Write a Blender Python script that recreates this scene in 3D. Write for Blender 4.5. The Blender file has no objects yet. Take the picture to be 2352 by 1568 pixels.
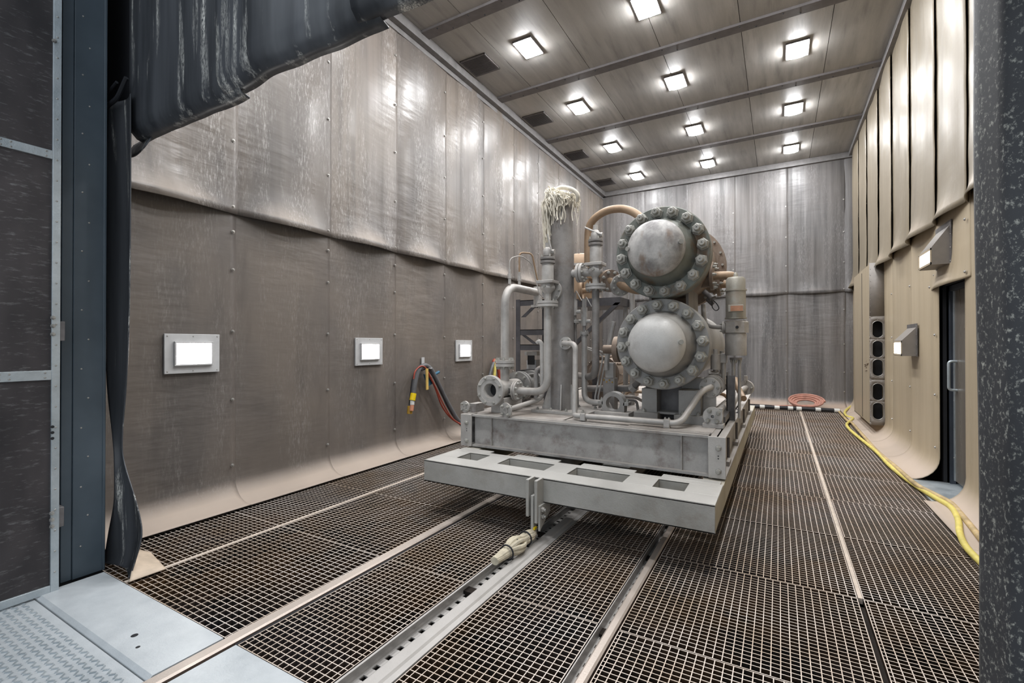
import bpy, bmesh, math, random
from math import pi, sin, cos, radians, sqrt
from mathutils import Vector, Matrix, noise, Quaternion

S = bpy.context.scene
# ------------------------------------------------------------------ camera
cam_d = bpy.data.cameras.new('camera'); cam = bpy.data.objects.new('camera', cam_d)
S.collection.objects.link(cam); S.camera = cam
cam_d.sensor_width = 36.0; cam_d.lens = 36.0 * 1075.0 / 2352.0; cam_d.clip_start = 0.02
cam.location = (0, 0, 1.5); cam.rotation_euler = (radians(90.32), 0, radians(29.7))
# ------------------------------------------------------------------ world, exposure
wd = bpy.data.worlds.new('hall_daylight'); S.world = wd; wd.use_nodes = True
bg = wd.node_tree.nodes['Background']; bg.inputs[0].default_value = (0.84, 0.92, 1.0, 1); bg.inputs[1].default_value = 1.0
S.view_settings.view_transform = 'Standard'; S.view_settings.look = 'None'
S.view_settings.gamma = 1; S.view_settings.exposure = 0.2; S.view_settings.use_curve_mapping = False
S.cycles.max_bounces = 8; S.cycles.diffuse_bounces = 5; S.cycles.glossy_bounces = 3
S.cycles.sample_clamp_indirect = 6.0; S.cycles.caustics_reflective = False
LAMP = 122.0        # radiance of the ceiling lenses
WLAMP = 26.0       # radiance of the wall lenses
HOODLAMP = 2.2
random.seed(4)

# ------------------------------------------------------------------ materials
def srgb(r, g, b):
    f = lambda c: (c/255/12.92) if c/255 <= .04045 else ((c/255+.055)/1.055)**2.4
    return (f(r), f(g), f(b), 1)

class NT:
    def __init__(s, name):
        s.m = bpy.data.materials.new(name); s.m.use_nodes = True
        s.t = s.m.node_tree; s.b = s.t.nodes['Principled BSDF']
        g = s.n('ShaderNodeNewGeometry'); s.pos = g.outputs['Position']; s.nor = g.outputs['Normal']
    def n(s, typ, **k):
        o = s.t.nodes.new(typ)
        for a, v in k.items(): setattr(o, a, v)
        return o
    def l(s, a, b): s.t.links.new(a, b)
    def noise(s, scale=(1, 1, 1), detail=4, rough=.6, lo=.3, hi=.7):
        mp = s.n('ShaderNodeMapping'); mp.inputs['Scale'].default_value = scale; s.l(s.pos, mp.inputs['Vector'])
        nz = s.n('ShaderNodeTexNoise'); nz.inputs['Scale'].default_value = 1; nz.inputs['Detail'].default_value = detail
        nz.inputs['Roughness'].default_value = rough; s.l(mp.outputs[0], nz.inputs['Vector'])
        mr = s.n('ShaderNodeMapRange'); mr.inputs[1].default_value = lo; mr.inputs[2].default_value = hi
        s.l(nz.outputs[0], mr.inputs[0]); return mr.outputs[0]
    def mix(s, f, a, b):
        o = s.n('ShaderNodeMix', data_type='RGBA')
        for v, i in ((f, 0), (a, 6), (b, 7)):
            if hasattr(v, 'is_linked'): s.l(v, o.inputs[i])
            else: o.inputs[i].default_value = v
        return o.outputs[2]
    def mathn(s, op, a, b=None):
        o = s.n('ShaderNodeMath', operation=op); o.use_clamp = op in ('MULTIPLY', 'ADD')
        for v, i in ((a, 0), (b, 1)):
            if v is None: continue
            if hasattr(v, 'is_linked'): s.l(v, o.inputs[i])
            else: o.inputs[i].default_value = v
        return o.outputs[0]
    def up(s, lo=.2, hi=.8):
        sp = s.n('ShaderNodeSeparateXYZ'); s.l(s.nor, sp.inputs[0])
        mr = s.n('ShaderNodeMapRange'); mr.inputs[1].default_value = lo; mr.inputs[2].default_value = hi
        s.l(sp.outputs[2], mr.inputs[0]); return mr.outputs[0]
    def lerp(s, f, a, b):
        mr = s.n('ShaderNodeMapRange'); mr.inputs[3].default_value = a; mr.inputs[4].default_value = b
        s.l(f, mr.inputs[0]); return mr.outputs[0]
    def bump(s, h, dist, strength=1.0):
        b = s.n('ShaderNodeBump'); b.inputs['Distance'].default_value = dist; b.inputs['Strength'].default_value = strength
        s.l(h, b.inputs['Height']); s.l(b.outputs[0], s.b.inputs['Normal'])
    def out(s, col, rough=.5, metal=0.0, spec=.5):
        for v, k in ((col, 'Base Color'), (rough, 'Roughness'), (metal, 'Metallic'), (spec, 'Specular IOR Level')):
            if hasattr(v, 'is_linked'): s.l(v, s.b.inputs[k])
            else: s.b.inputs[k].default_value = v
        return s.m

def plain(name, rgb, rough=.5, metal=0.0, var=.12, spec=.5, sc=9):
    t = NT(name); c = srgb(*rgb)
    d = tuple(x*(1-2.2*var) for x in c[:3]) + (1,); h = tuple(min(1, x*(1+1.2*var)) for x in c[:3]) + (1,)
    return t.out(t.mix(t.noise((sc, sc, sc), 5), d, h), rough, metal, spec)

def rubber(name, dark, mid, light, streak=(5, 5, .35), dust=None, scuff=.8, rough=(.3, .55), tan=None, tanv=.5, spec=.5, wearv=.6, bump=.45):
    t = NT(name)
    a = t.noise(streak, 5, .62, .32, .68); b = t.noise((1.1, 1.1, .8), 3, .5, .35, .65)
    col = t.mix(a, srgb(*dark), srgb(*mid))
    if tan: col = t.mix(t.mathn('MULTIPLY', b, tanv), col, srgb(*tan))
    oi = t.n('ShaderNodeObjectInfo'); col = t.mix(t.mathn('MULTIPLY', oi.outputs['Random'], .35), col, srgb(*[x*.8 for x in dark]))
    wear = t.mathn('MULTIPLY', t.noise((streak[0]*1.6, streak[1]*1.6, streak[2]*.7), 4, .6, .56, .76), wearv); col = t.mix(wear, col, srgb(*[x*.72 for x in dark]))
    fine = t.noise((70, 70, 12), 6, .78, .5, .68); patch = t.noise((3.2, 3.2, .6), 4, .6, .44, .7)
    sc = t.mathn('MULTIPLY', t.mathn('MULTIPLY', fine, patch), scuff)
    col = t.mix(sc, col, srgb(*light))
    r = t.lerp(a, rough[1], rough[0])
    if dust:
        u = t.up(.15, .75)
        col = t.mix(u, col, t.mix(b, srgb(*dust), srgb(*[x*.93 for x in dust]))); r = t.mathn('ADD', r, t.mathn('MULTIPLY', u, .35))
    if bump: t.bump(t.mathn('MULTIPLY', t.noise((2.0, 2.0, 8), 3, .5, .2, .8), t.noise((.7, .7, .9), 2, .5, .35, .7)), .016, bump)
    return t.out(col, r, 0, spec)

def steel(name, dark, mid, light, rough=(.42, .62), metal=.35, dust=None, dustf=.7, rust=None, rustf=.5, sc=7, fine=.5):
    t = NT(name)
    a = t.noise((sc, sc, sc), 6, .65, .3, .7); b = t.noise((sc*.35,)*3, 4, .6, .35, .65); f = t.noise((90, 90, 90), 3, .7, .45, .75)
    col = t.mix(a, srgb(*dark), srgb(*mid)); col = t.mix(t.mathn('MULTIPLY', b, .6), col, srgb(*light))
    col = t.mix(t.mathn('MULTIPLY', f, fine*.35), col, srgb(*dark))
    if rust: col = t.mix(t.mathn('MULTIPLY', t.noise((4.5, 4.5, 4.5), 6, .7, .52, .72), rustf), col, srgb(*rust))
    if dust: col = t.mix(t.mathn('MULTIPLY', t.up(.25, .9), dustf), col, srgb(*dust))
    t.bump(f, .0015, .3)
    return t.out(col, t.lerp(a, rough[0], rough[1]), metal, .4)

M = {}
M['rub_left'] = rubber('rubber_grey_brown', (84, 79, 76), (122, 115, 110), (196, 193, 190), (4, 4, .25), (180, 166, 153), .9, (.26, .5), (130, 119, 107), .5)
M['rub_low'] = rubber('rubber_grey_lower', (90, 85, 82), (118, 111, 106), (176, 172, 168), (2.4, 2.4, 1.0), (180, 165, 152), .5, (.34, .55), (130, 119, 108), .6, wearv=.4)
M['rub_back'] = rubber('rubber_grey', (80, 79, 80), (142, 140, 140), (200, 199, 201), (7, 7, .3), (176, 158, 144), .4, (.3, .5), (120, 112, 106), .4)
M['rub_beige'] = rubber('rubber_beige', (126, 115, 98), (148, 137, 118), (180, 174, 166), (2.5, 2.5, .2), (180, 162, 144), .45, (.3, .52), (136, 125, 106), .5, bump=.12)
M['rub_beige_lit'] = rubber('rubber_beige_lower_lit', (168, 153, 129), (190, 175, 150), (206, 200, 190), (2.5, 2.5, .2), (186, 170, 155), .3, (.34, .55), (176, 161, 136), .5, wearv=.25, bump=.12)  # lighter copy of the beige, evening out the wall's light gradient in the colour
def black_rubber():
    t = NT('rubber_black')
    a = t.noise((4, 4, .35), 4, .6, .35, .65)
    col = t.mix(a, srgb(40, 42, 46), srgb(84, 86, 90))
    st = t.mathn('MULTIPLY', t.noise((9, 9, .8), 4, .65, .56, .70), t.noise((150, 150, 40), 4, .75, .40, .58))
    col = t.mix(t.mathn('MULTIPLY', st, .95), col, srgb(226, 224, 216))
    return t.out(col, t.lerp(a, .5, .3), 0, .5)
M['rub_black'] = black_rubber()
M['rub_under'] = plain('rubber_underside_dust', (196, 178, 158), .7, 0, .1)
def speckle(name, base, mid, white, sc, lo, hi):
    t = NT(name)
    f = t.noise(sc, 5, .72, lo, hi); p = t.noise((2.5, 2.5, 1.2), 3, .6, .3, .65)
    col = t.mix(p, srgb(*base), srgb(*mid)); col = t.mix(t.mathn('MULTIPLY', f, t.lerp(p, .35, 1.0)), col, srgb(*white))
    return t.out(col, .6, 0, .35)
M['rub_speck'] = speckle('rubber_black_dusted', (44, 45, 48), (66, 67, 70), (190, 190, 180), (110, 110, 80), .54, .68)
M['rub_door'] = speckle('rubber_door_facing', (40, 38, 40), (74, 69, 70), (140, 140, 140), (14, 14, 70), .56, .80)
M['galv'] = steel('galvanised_steel', (150, 160, 166), (186, 195, 200), (206, 212, 215), (.32, .45), .5, None)
M['post'] = NT('slate_blue_paint'); _t = M['post']
M['post'] = _t.out(_t.mix(_t.noise((3, 3, 3), 3), srgb(62, 73, 82), srgb(74, 85, 94)), .42, 0, .5)
M['plate'] = steel('painted_cover_plate', (176, 182, 186), (196, 201, 204), (206, 210, 212), (.28, .4), .1, None, fine=.15)
M['ceil'] = rubber('ceiling_sheet', (154, 152, 149), (190, 187, 183), (214, 210, 206), (6, .6, 1), None, .35, (.34, .5), (168, 162, 152), .5)
M['beam'] = plain('ceiling_beam_steel', (112, 108, 108), .5, .1, .08)
M['trim'] = plain('trim_steel', (128, 126, 126), .45, .2, .1)
M['white_frame'] = plain('lamp_frame_paint', (190, 190, 190), .45, 0, .05)
M['dark'] = plain('shadowed_steel', (24, 25, 30), .6, 0, .1)
M['hoodp'] = plain('hood_paint', (128, 122, 116), .5, .05, .06)
M['doorleaf'] = rubber('door_leaf_steel', (92, 86, 80), (124, 118, 110), (170, 166, 160), (4, 4, .6), None, .3, (.25, .4), bump=0)
M['stand'] = plain('stand_steel', (76, 74, 77), .5, .1, .15)
M['jamb'] = plain('door_jamb_paint', (50, 56, 66), .5, 0, .08)
M['pit'] = plain('pit_floor', (46, 40, 36), .9, 0, .25, .2, 3)
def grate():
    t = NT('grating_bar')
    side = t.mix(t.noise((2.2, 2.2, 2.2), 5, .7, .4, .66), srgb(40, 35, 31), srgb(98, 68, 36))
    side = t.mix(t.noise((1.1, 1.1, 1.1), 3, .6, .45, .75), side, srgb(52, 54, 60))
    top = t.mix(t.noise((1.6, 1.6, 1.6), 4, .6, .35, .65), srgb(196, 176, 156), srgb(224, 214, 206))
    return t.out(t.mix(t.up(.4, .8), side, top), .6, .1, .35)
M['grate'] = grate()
M['seam'] = plain('seam_flat_bar', (206, 192, 178), .6, .1, .08)
M['rail'] = steel('worn_rail_steel', (96, 78, 68), (120, 102, 92), (140, 125, 115), (.35, .5), .4, (206, 194, 184), .9)
M['trough'] = steel('trough_steel', (160, 156, 152), (178, 174, 170), (196, 192, 188), (.4, .55), .3, (198, 194, 190), .6)
M['cart'] = steel('blasted_cart_steel', (150, 148, 142), (176, 174, 168), (194, 192, 188), (.42, .6), .15, (196, 194, 190), .6, (128, 112, 92), .35, 4)
M['cart_y'] = steel('cart_primer', (150, 142, 118), (176, 168, 146), (190, 184, 168), (.5, .65), .1, (196, 192, 184), .6)
M['skid'] = steel('blasted_skid_steel', (124, 119, 115), (174, 171, 168), (198, 196, 193), (.45, .65), .12, (182, 176, 170), .6, (92, 72, 62), .7, 5)
M['deck'] = steel('deck_plate', (136, 126, 117), (182, 174, 167), (204, 199, 194), (.5, .7), .2, None, 0, (104, 82, 70), .6, 3)
M['ves'] = steel('blasted_vessel_steel', (122, 120, 118), (152, 150, 147), (172, 170, 167), (.42, .58), .15, (190, 188, 184), .35, None, 0, 5)
M['dome'] = steel('blasted_dome_steel', (156, 155, 153), (200, 199, 197), (212, 211, 208), (.4, .55), .15, None, 0, (98, 86, 82), .3, 4)
M['dome_rust'] = steel('weathered_dome_steel', (104, 99, 98), (186, 184, 182), (206, 204, 201), (.42, .6), .12, None, 0, (112, 86, 64), .8, 4)
_t = NT('blotched_dome_steel'); _c = _t.mix(_t.noise((5, 5, 5), 6, .7, .35, .65), srgb(150, 148, 147), srgb(204, 202, 199))
_c = _t.mix(_t.mathn('MULTIPLY', _t.noise((3.1, 3.1, 3.1), 5, .65, .5, .66), .75), _c, srgb(96, 92, 94)); _c = _t.mix(_t.mathn('MULTIPLY', _t.noise((6.5, 4, 2.2), 5, .6, .56, .7), .8), _c, srgb(128, 98, 70))
M['dome_rust'] = _t.out(_c, .5, .1, .4)
M['flange_rust'] = steel('weathered_flange_steel', (92, 95, 90), (126, 128, 122), (150, 156, 150), (.45, .62), .3, None, 0, (126, 90, 56), .8, 4)
M['ves_brown'] = steel('dusty_vessel_steel', (110, 96, 84), (142, 124, 110), (168, 154, 142), (.48, .65), .2, (188, 168, 148), .6, (92, 66, 52), .4, 6)
M['nut'] = steel('nut_steel', (138, 137, 132), (168, 167, 161), (188, 186, 180), (.4, .55), .15, None)
M['pipe'] = steel('blasted_pipe_steel', (152, 149, 146), (188, 185, 181), (206, 203, 199), (.4, .58), .15, (186, 178, 170), .5, (120, 100, 86), .3, 6)
M['pipe_d'] = steel('dull_pipe_steel', (110, 107, 105), (148, 144, 141), (172, 168, 165), (.42, .6), .15, (168, 156, 146), .5, (98, 76, 62), .4, 6)
M['pipe_tan'] = steel('tan_pipe_steel', (134, 108, 84), (164, 138, 112), (182, 160, 136), (.45, .6), .2, (196, 172, 148), .5)
M['frame'] = plain('frame_steel', (108, 105, 105), .5, .15, .18)
M['filter'] = steel('filter_steel', (150, 146, 134), (178, 174, 164), (192, 189, 180), (.42, .58), .3, None, 0, (158, 112, 78), .5, 8)
M['copper'] = plain('name_plate_copper', (206, 152, 120), .5, .3, .15)
M['black'] = plain('black_hose', (34, 34, 38), .45, 0, .1)
M['grey_hose'] = plain('grey_hose', (92, 92, 94), .5, 0, .1)
M['red'] = plain('red_hose', (188, 136, 120), .6, 0, .15)
M['redw'] = plain('red_line', (150, 62, 46), .5, 0, .1)
M['yellow'] = plain('yellow_hose', (222, 206, 112), .5, 0, .1)
M['yellowd'] = plain('dusty_yellow_hose', (190, 166, 122), .6, 0, .18)
M['yell'] = plain('yellow_coupling', (232, 200, 20), .4, 0, .06)
M['ochre'] = plain('ochre_coupling', (176, 138, 50), .5, 0, .1)
M['whitep'] = plain('white_tape', (216, 216, 212), .5, 0, .04)
M['salmon'] = plain('salmon_nozzle', (206, 140, 110), .5, 0, .06)
M['blue'] = plain('blue_fabric', (44, 96, 122), .6, 0, .1)
M['wood'] = plain('pale_wood', (206, 172, 96), .6, 0, .1)
M['rope'] = plain('frayed_rope', (236, 230, 216), .8, 0, .12)
M['rope2'] = plain('dirty_rope', (202, 192, 170), .8, 0, .2)
M['wire'] = steel('wire_rope', (150, 150, 150), (190, 190, 190), (206, 206, 206), (.35, .5), .5)
M['bolt'] = plain('bolt_steel', (176, 174, 170), .35, .6, .08)
M['glass'] = plain('door_window_glass', (206, 210, 212), .15, 0, .02)
M['conc'] = plain('hall_concrete', (130, 130, 130), .8, 0, .1)
def emit(name, s, col=(1, 1, 1, 1)):
    t = NT(name); t.b.inputs['Emission Color'].default_value = col; t.b.inputs['Emission Strength'].default_value = s
    return t.out((.9, .9, .9, 1), .3)
M['lens'] = emit('ceiling_lens', LAMP, (.985, .99, 1, 1)); M['wlens'] = emit('wall_lens', WLAMP, (1, .97, .93, 1)); M['hlens'] = emit('hood_lens', HOODLAMP, (.98, .98, 1, 1))
M['hlens2'] = emit('hood_lens_bright', 14, (1, .96, .88, 1))

# ------------------------------------------------------------------ mesh building
def frame_of(d):
    d = Vector(d).normalized(); a = Vector((0, 0, 1)) if abs(d.z) < .95 else Vector((1, 0, 0))
    x = a.cross(d).normalized(); return x, d.cross(x), d

class MB:
    def __init__(s): s.v = []; s.f = []
    def add(s, vs, fs):
        n = len(s.v); s.v += [tuple(x) for x in vs]; s.f += [tuple(i+n for i in q) for q in fs]; return s
    def box(s, x0, x1, y0, y1, z0, z1, rot=None):
        vs = [Vector((x, y, z)) for z in (z0, z1) for y in (y0, y1) for x in (x0, x1)]
        if rot:
            c = Vector(((x0+x1)/2, (y0+y1)/2, (z0+z1)/2)); vs = [c + rot @ (p-c) for p in vs]
        return s.add(vs, [(0, 2, 3, 1), (4, 5, 7, 6), (0, 1, 5, 4), (2, 6, 7, 3), (0, 4, 6, 2), (1, 3, 7, 5)])
    def bc(s, c, sx, sy, sz, rot=None):
        return s.box(c[0]-sx/2, c[0]+sx/2, c[1]-sy/2, c[1]+sy/2, c[2]-sz/2, c[2]+sz/2, rot)
    def prism(s, pts, vec):
        n = len(pts); vec = Vector(vec); a = [Vector(p) for p in pts]
        return s.add(a + [p+vec for p in a], [tuple(range(n))[::-1], tuple(range(n, 2*n))] + [(i, (i+1) % n, n+(i+1) % n, n+i) for i in range(n)])
    def lathe(s, prof, o, axis, n=24):
        x, y, d = frame_of(axis); o = Vector(o); vs = []; fs = []; rings = []
        for r, h in prof:
            if r < 1e-6: rings.append([len(vs)]); vs.append(o + d*h)
            else:
                rings.append(list(range(len(vs), len(vs)+n)))
                for i in range(n):
                    a = 2*pi*i/n; vs.append(o + d*h + x*(r*cos(a)) + y*(r*sin(a)))
        for A, B in zip(rings, rings[1:]):
            for i in range(n):
                j = (i+1) % n
                if len(A) == 1 and len(B) == 1: continue
                if len(A) == 1: fs.append((A[0], B[i], B[j]))
                elif len(B) == 1: fs.append((A[i], B[0], A[j]))
                else: fs.append((A[i], B[i], B[j], A[j]))
        return s.add(vs, fs)
    def cyl(s, p0, p1, r0, r1=None, n=18):
        r1 = r0 if r1 is None else r1; d = Vector(p1)-Vector(p0); h = d.length
        return s.lathe([(0, 0), (r0, 0), (r1, h), (0, h)], p0, d, n)
    def ring(s, o, axis, ri, ro, h, n=28):
        return s.lathe([(ri, 0), (ro, 0), (ro, h), (ri, h), (ri, 0)], o, axis, n)
    def hexn(s, o, axis, r, h): return s.lathe([(0, 0), (r, 0), (r, h*.86), (r*.86, h), (0, h)], o, axis, 6)
    def tube(s, pts, r, bend=None, n=12, caps=True, seg=6):
        P_ = [Vector(p) for p in pts]
        if bend:
            q = [P_[0]]
            for a, b, c in zip(P_, P_[1:], P_[2:]):
                u = (a-b); w = (c-b); k = min(bend, u.length*.49, w.length*.49)
                A = b + u.normalized()*k; C = b + w.normalized()*k
                for i in range(seg+1):
                    t = i/seg; q.append(A*(1-t)**2 + b*2*t*(1-t) + C*t*t)
            q.append(P_[-1]); P_ = q
        P_ = [p for i, p in enumerate(P_) if i == 0 or (p-P_[i-1]).length > 1e-5]
        m = len(P_); T = []
        for i in range(m):
            d = (P_[min(i+1, m-1)]-P_[max(i-1, 0)]); T.append(d.normalized())
        x, y, _ = frame_of(T[0]); vs = []; fs = []
        rr = r if hasattr(r, '__len__') else [r]*m
        for i in range(m):
            if i:
                ax = T[i-1].cross(T[i])
                if ax.length > 1e-7: x = Quaternion(ax.normalized(), T[i-1].angle(T[i])) @ x
            x = (x - T[i]*x.dot(T[i])).normalized(); yy = T[i].cross(x)
            for k in range(n):
                a = 2*pi*k/n; vs.append(P_[i] + x*(rr[i]*cos(a)) + yy*(rr[i]*sin(a)))
        for i in range(m-1):
            for k in range(n):
                j = (k+1) % n; fs.append((i*n+k, i*n+j, (i+1)*n+j, (i+1)*n+k))
        if caps: fs += [tuple(range(n))[::-1], tuple(range((m-1)*n, m*n))]
        return s.add(vs, fs)
    def smoothtube(s, pts, r, n=10, sub=6):
        P_ = [Vector(p) for p in pts]; q = []
        E_ = [P_[0]*2-P_[1]] + P_ + [P_[-1]*2-P_[-2]]
        for i in range(1, len(E_)-2):
            a, b, c, d = E_[i-1:i+3]
            for k in range(sub):
                t = k/sub; q.append(.5*((2*b) + (c-a)*t + (2*a-5*b+4*c-d)*t*t + (3*b-a-3*c+d)*t**3))
        q.append(P_[-1]); return s.tube(q, r, None, n)
    def grid(s, fn, nu, nv):
        vs = [fn(i/nu, j/nv) for j in range(nv+1) for i in range(nu+1)]
        return s.add(vs, [(j*(nu+1)+i, j*(nu+1)+i+1, (j+1)*(nu+1)+i+1, (j+1)*(nu+1)+i) for j in range(nv) for i in range(nu)])
    def mesh(s, name, mat, angle=38, center=True):
        bm = bmesh.new(); vv = [bm.verts.new(p) for p in s.v]
        for f in s.f:
            try: bm.faces.new([vv[i] for i in f])
            except ValueError: pass
        bmesh.ops.recalc_face_normals(bm, faces=bm.faces)
        off = Vector((0, 0, 0))
        if center and s.v:
            xs, ys, zs = zip(*s.v); off = Vector(((min(xs)+max(xs))/2, (min(ys)+max(ys))/2, min(zs)))
            bmesh.ops.translate(bm, verts=bm.verts, vec=-off)
        me = bpy.data.meshes.new(name); bm.to_mesh(me); bm.free()
        me.materials.append(M[mat] if isinstance(mat, str) else mat)
        me.shade_smooth(); me.set_sharp_from_angle(angle=radians(angle))
        return me, off
    def build(s, name, mat, parent=None, bevel=0, solid=0, angle=38, flip=False):
        me, off = s.mesh(name, mat, angle); return link(name, me, off, parent, bevel, solid)

WL = {}
def link(name, me, off, parent=None, bevel=0, solid=0, rot=None):
    o = bpy.data.objects.new(name, me); S.collection.objects.link(o)
    m = Matrix.Translation(off)
    if rot is not None: m = m @ rot.to_4x4()
    WL[o.name] = m
    if parent is not None:
        o.parent = parent; o.matrix_parent_inverse = WL[parent.name].inverted()
    o.matrix_basis = m
    if bevel:
        b = o.modifiers.new('bevel', 'BEVEL'); b.width = bevel; b.segments = 2; b.limit_method = 'ANGLE'; b.angle_limit = radians(40)
    if solid:
        d = o.modifiers.new('thickness', 'SOLIDIFY'); d.thickness = solid; d.offset = 0
    return o
def tag(o, label, cat, group=None, kind=None):
    if label: o['label'] = label
    if cat: o['category'] = cat
    if group: o['group'] = group
    if kind: o['kind'] = kind
    return o
def thing(name, loc, label, cat, group=None, kind=None):
    o = bpy.data.objects.new(name, None); S.collection.objects.link(o); o.location = loc; o.empty_display_size = .1
    WL[o.name] = Matrix.Translation(loc); return tag(o, label, cat, group, kind)
def structure(o): o['kind'] = 'structure'; return o
def rot_to(axis, spin=0):
    x, y, d = frame_of(axis); R = Matrix((x, y, d)).transposed(); return R @ Matrix.Rotation(spin, 3, 'Z')
def put(me, name, loc, axis, parent, spin=0): return link(name, me, Vector(loc), parent, rot=rot_to(axis, spin))

_bc = {}
def bolt_mesh(r, h, mat='nut', stud=.7):
    k = (round(r, 4), round(h, 4), mat)
    if k not in _bc:
        b = MB().lathe([(0, 0), (r*1.15, 0), (r*1.15, h*.12), (r, h*.12), (r, h*.8), (r*.85, h), (0, h)], (0, 0, 0), (0, 0, 1), 6)
        b.cyl((0, 0, h), (0, 0, h*(1+stud)), r*.55, None, 10)
        _bc[k] = b.mesh('bolt', mat, 30, False)[0]
    return _bc[k]
def ring_bolts(parent, c, axis, R, n, r, h, mat='nut', name='bolt', phase=0):
    x, y, d = frame_of(axis); me = bolt_mesh(r, h, mat); c = Vector(c)
    for i in range(n):
        a = 2*pi*(i+phase)/n
        put(me, name, c + x*(R*cos(a)) + y*(R*sin(a)), axis, parent, random.random())
def flange(parent, c, axis, ro, th, n=8, ri=0, mat='pipe', gap=True, both=True, name='flange', br=None):
    """pair of bolted pipe flanges centred on c"""
    c = Vector(c); d = Vector(axis).normalized(); b = MB(); ri = max(ri, .001)
    b.ring(c - d*th, d, ri, ro, th*.9); b.ring(c + d*th*.1, d, ri, ro, th*.9); b.ring(c - d*th*.12, d, ri, ro*.7, th*.24)
    f = b.build(name, mat, parent)
    br = br or ro*.1
    ring_bolts(parent, c + d*th, d, ro*.8, n, br, br*1.3, phase=.5)
    if both: ring_bolts(parent, c - d*th, -d, ro*.8, n, br, br*1.3, phase=.5)
    return f

# ================================================================== ROOM SHELL
XL, XR, YB, ZC, YF = -4.5, 1.5, 13.23, 5.91, 1.36
def nz(x, y, z=0): return noise.noise(Vector((x, y, z)))
ORD = ['first', 'second', 'third', 'fourth', 'fifth', 'sixth', 'seventh', 'eighth', 'ninth', 'tenth', 'eleventh', 'twelfth', 'thirteenth']

bolt_dome = MB().lathe([(0, 0), (.016, 0), (.016, .004), (.011, .004), (.009, .012), (0, .014)], (0, 0, 0), (0, 0, 1), 10).mesh('bolt', 'bolt', 40, False)[0]

def wall_root(name, mb):
    o = mb.build(name, 'dark'); return structure(o)

# --- left wall
wl = wall_root('wall_left', MB().box(XL-.2, XL-.06, YF-.1, YB+.2, -.6, ZC+.2))
seamsL = [1.36] + [2.54 + 1.072*i for i in range(10)] + [YB]
def sheet_upper(parent, a0, a1, wall, z0, z1, mat, bill=.07, seed=0, bolts=(), edge=.012, amp=.018):
    """hanging rubber sheet: wall = function(along, out) -> (x, y)"""
    L = a1-a0
    def fn(u, v):
        a = a0-.03 + (L+.06)*u; z = z0 + (z1-z0)*v
        pin = sin(pi*min(max(u, 0), 1))**.7
        d = edge*u + max(-edge, 0) + .012 + pin*(.022 + amp*nz(a*1.3+seed, z*.5, seed) + .006*nz(a*3+seed, z*.25, 3.1+seed)) + .004*nz(a*3, z*4, seed)
        d += bill*pin**2*math.exp(-max(z-z0, 0)/.16) + .006*math.exp(-max(z-z0, 0)/.1)
        d += .02*abs(nz(z*.9, seed*1.7))*(1-pin)*(.3 if 0 < v < 1 else 0)
        zz = z + (.02*sin(pi*u) if v == 0 else 0)*(-1)
        x, y = wall(a, d); return (x, y, zz)
    return MB().grid(fn, 26, 52).build('rubber_sheet', mat, parent, solid=.006, angle=180)
def sheet_lower(parent, a0, a1, wall, ztop, mat, rad=.26, ext=.06, seed=0, edge=.008, cut=0, amp=.014):
    L = a1-a0; H = ztop-rad-.02; arc = rad*pi/2; tot = H+arc+ext
    def fn(u, v):
        a = a0-.02 + (L+.04)*u; s_ = v*tot
        pin = sin(pi*u)**.7
        w = pin*(.014 + amp*nz(a*1.1+seed, s_*.8, seed+7) + .004*nz(a*4, s_*.3, seed)) + edge*u
        if s_ < H: d, z = .004, ztop-s_
        elif s_ < H+arc:
            t = (s_-H)/rad; d, z = .004+rad*(1-cos(t)), rad+.02-rad*sin(t); w *= 1-(s_-H)/arc
        else: d, z = .004+rad+(s_-H-arc), .02; w = .004*u
        x, y = wall(a, d+w); return (x, y, z + .003*u)
    return MB().grid(fn, 22, 54).build('rubber_sheet', mat, parent, solid=.006, angle=180)
leftwall = lambda a, d: (XL+d, a)
zsU = (2.79, 3.42, 4.07, 4.72, 5.37); zsL = (.36, .98, 1.62, 2.2, 2.56)
for i, (a0, a1) in enumerate(zip(seamsL, seamsL[1:])):
    up = sheet_upper(wl, a0, a1, leftwall, 2.73, 5.86, 'rub_left', .115, i*3.7)
    lo = sheet_lower(wl, a0, a1, leftwall, 2.85, 'rub_low', .24, .03, i*2.3)
    for z in zsU: put(bolt_dome, 'bolt', (XL+.038, a1-.018, z+.03*nz(i, z)), (1, 0, 0), up)
    for z in zsL: put(bolt_dome, 'bolt', (XL+.028, a1-.012, z+.03*nz(i, z+9)), (1, 0, 0), lo)
# --- back wall
wb = structure(MB().box(XL-.2, XR+.3, YB+.06, YB+.2, -.6, ZC+.2).build('wall_back', 'dark'))
seamsB = [XL, -3.27, -2.13, -.99, .173, 1.328, XR]
backwall = lambda a, d: (a, YB-d)
for i, (a0, a1) in enumerate(zip(seamsB, seamsB[1:])):
    up = sheet_upper(wb, a0, a1, backwall, 2.72, 5.84, 'rub_back', .05, 40+i*3.1, amp=.03)
    lo = sheet_lower(wb, a0, a1, backwall, 2.85, 'rub_back', .2, .03, 50+i*2.3)
    if i < 5:
        for z in (2.78, 3.4, 4.1, 4.85): put(bolt_dome, 'bolt', (a1-.02, YB-.034, z), (0, -1, 0), up)
        for z in (.4, .85, 1.5, 2.3): put(bolt_dome, 'bolt', (a1-.02, YB-.024, z), (0, -1, 0), lo)
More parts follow.
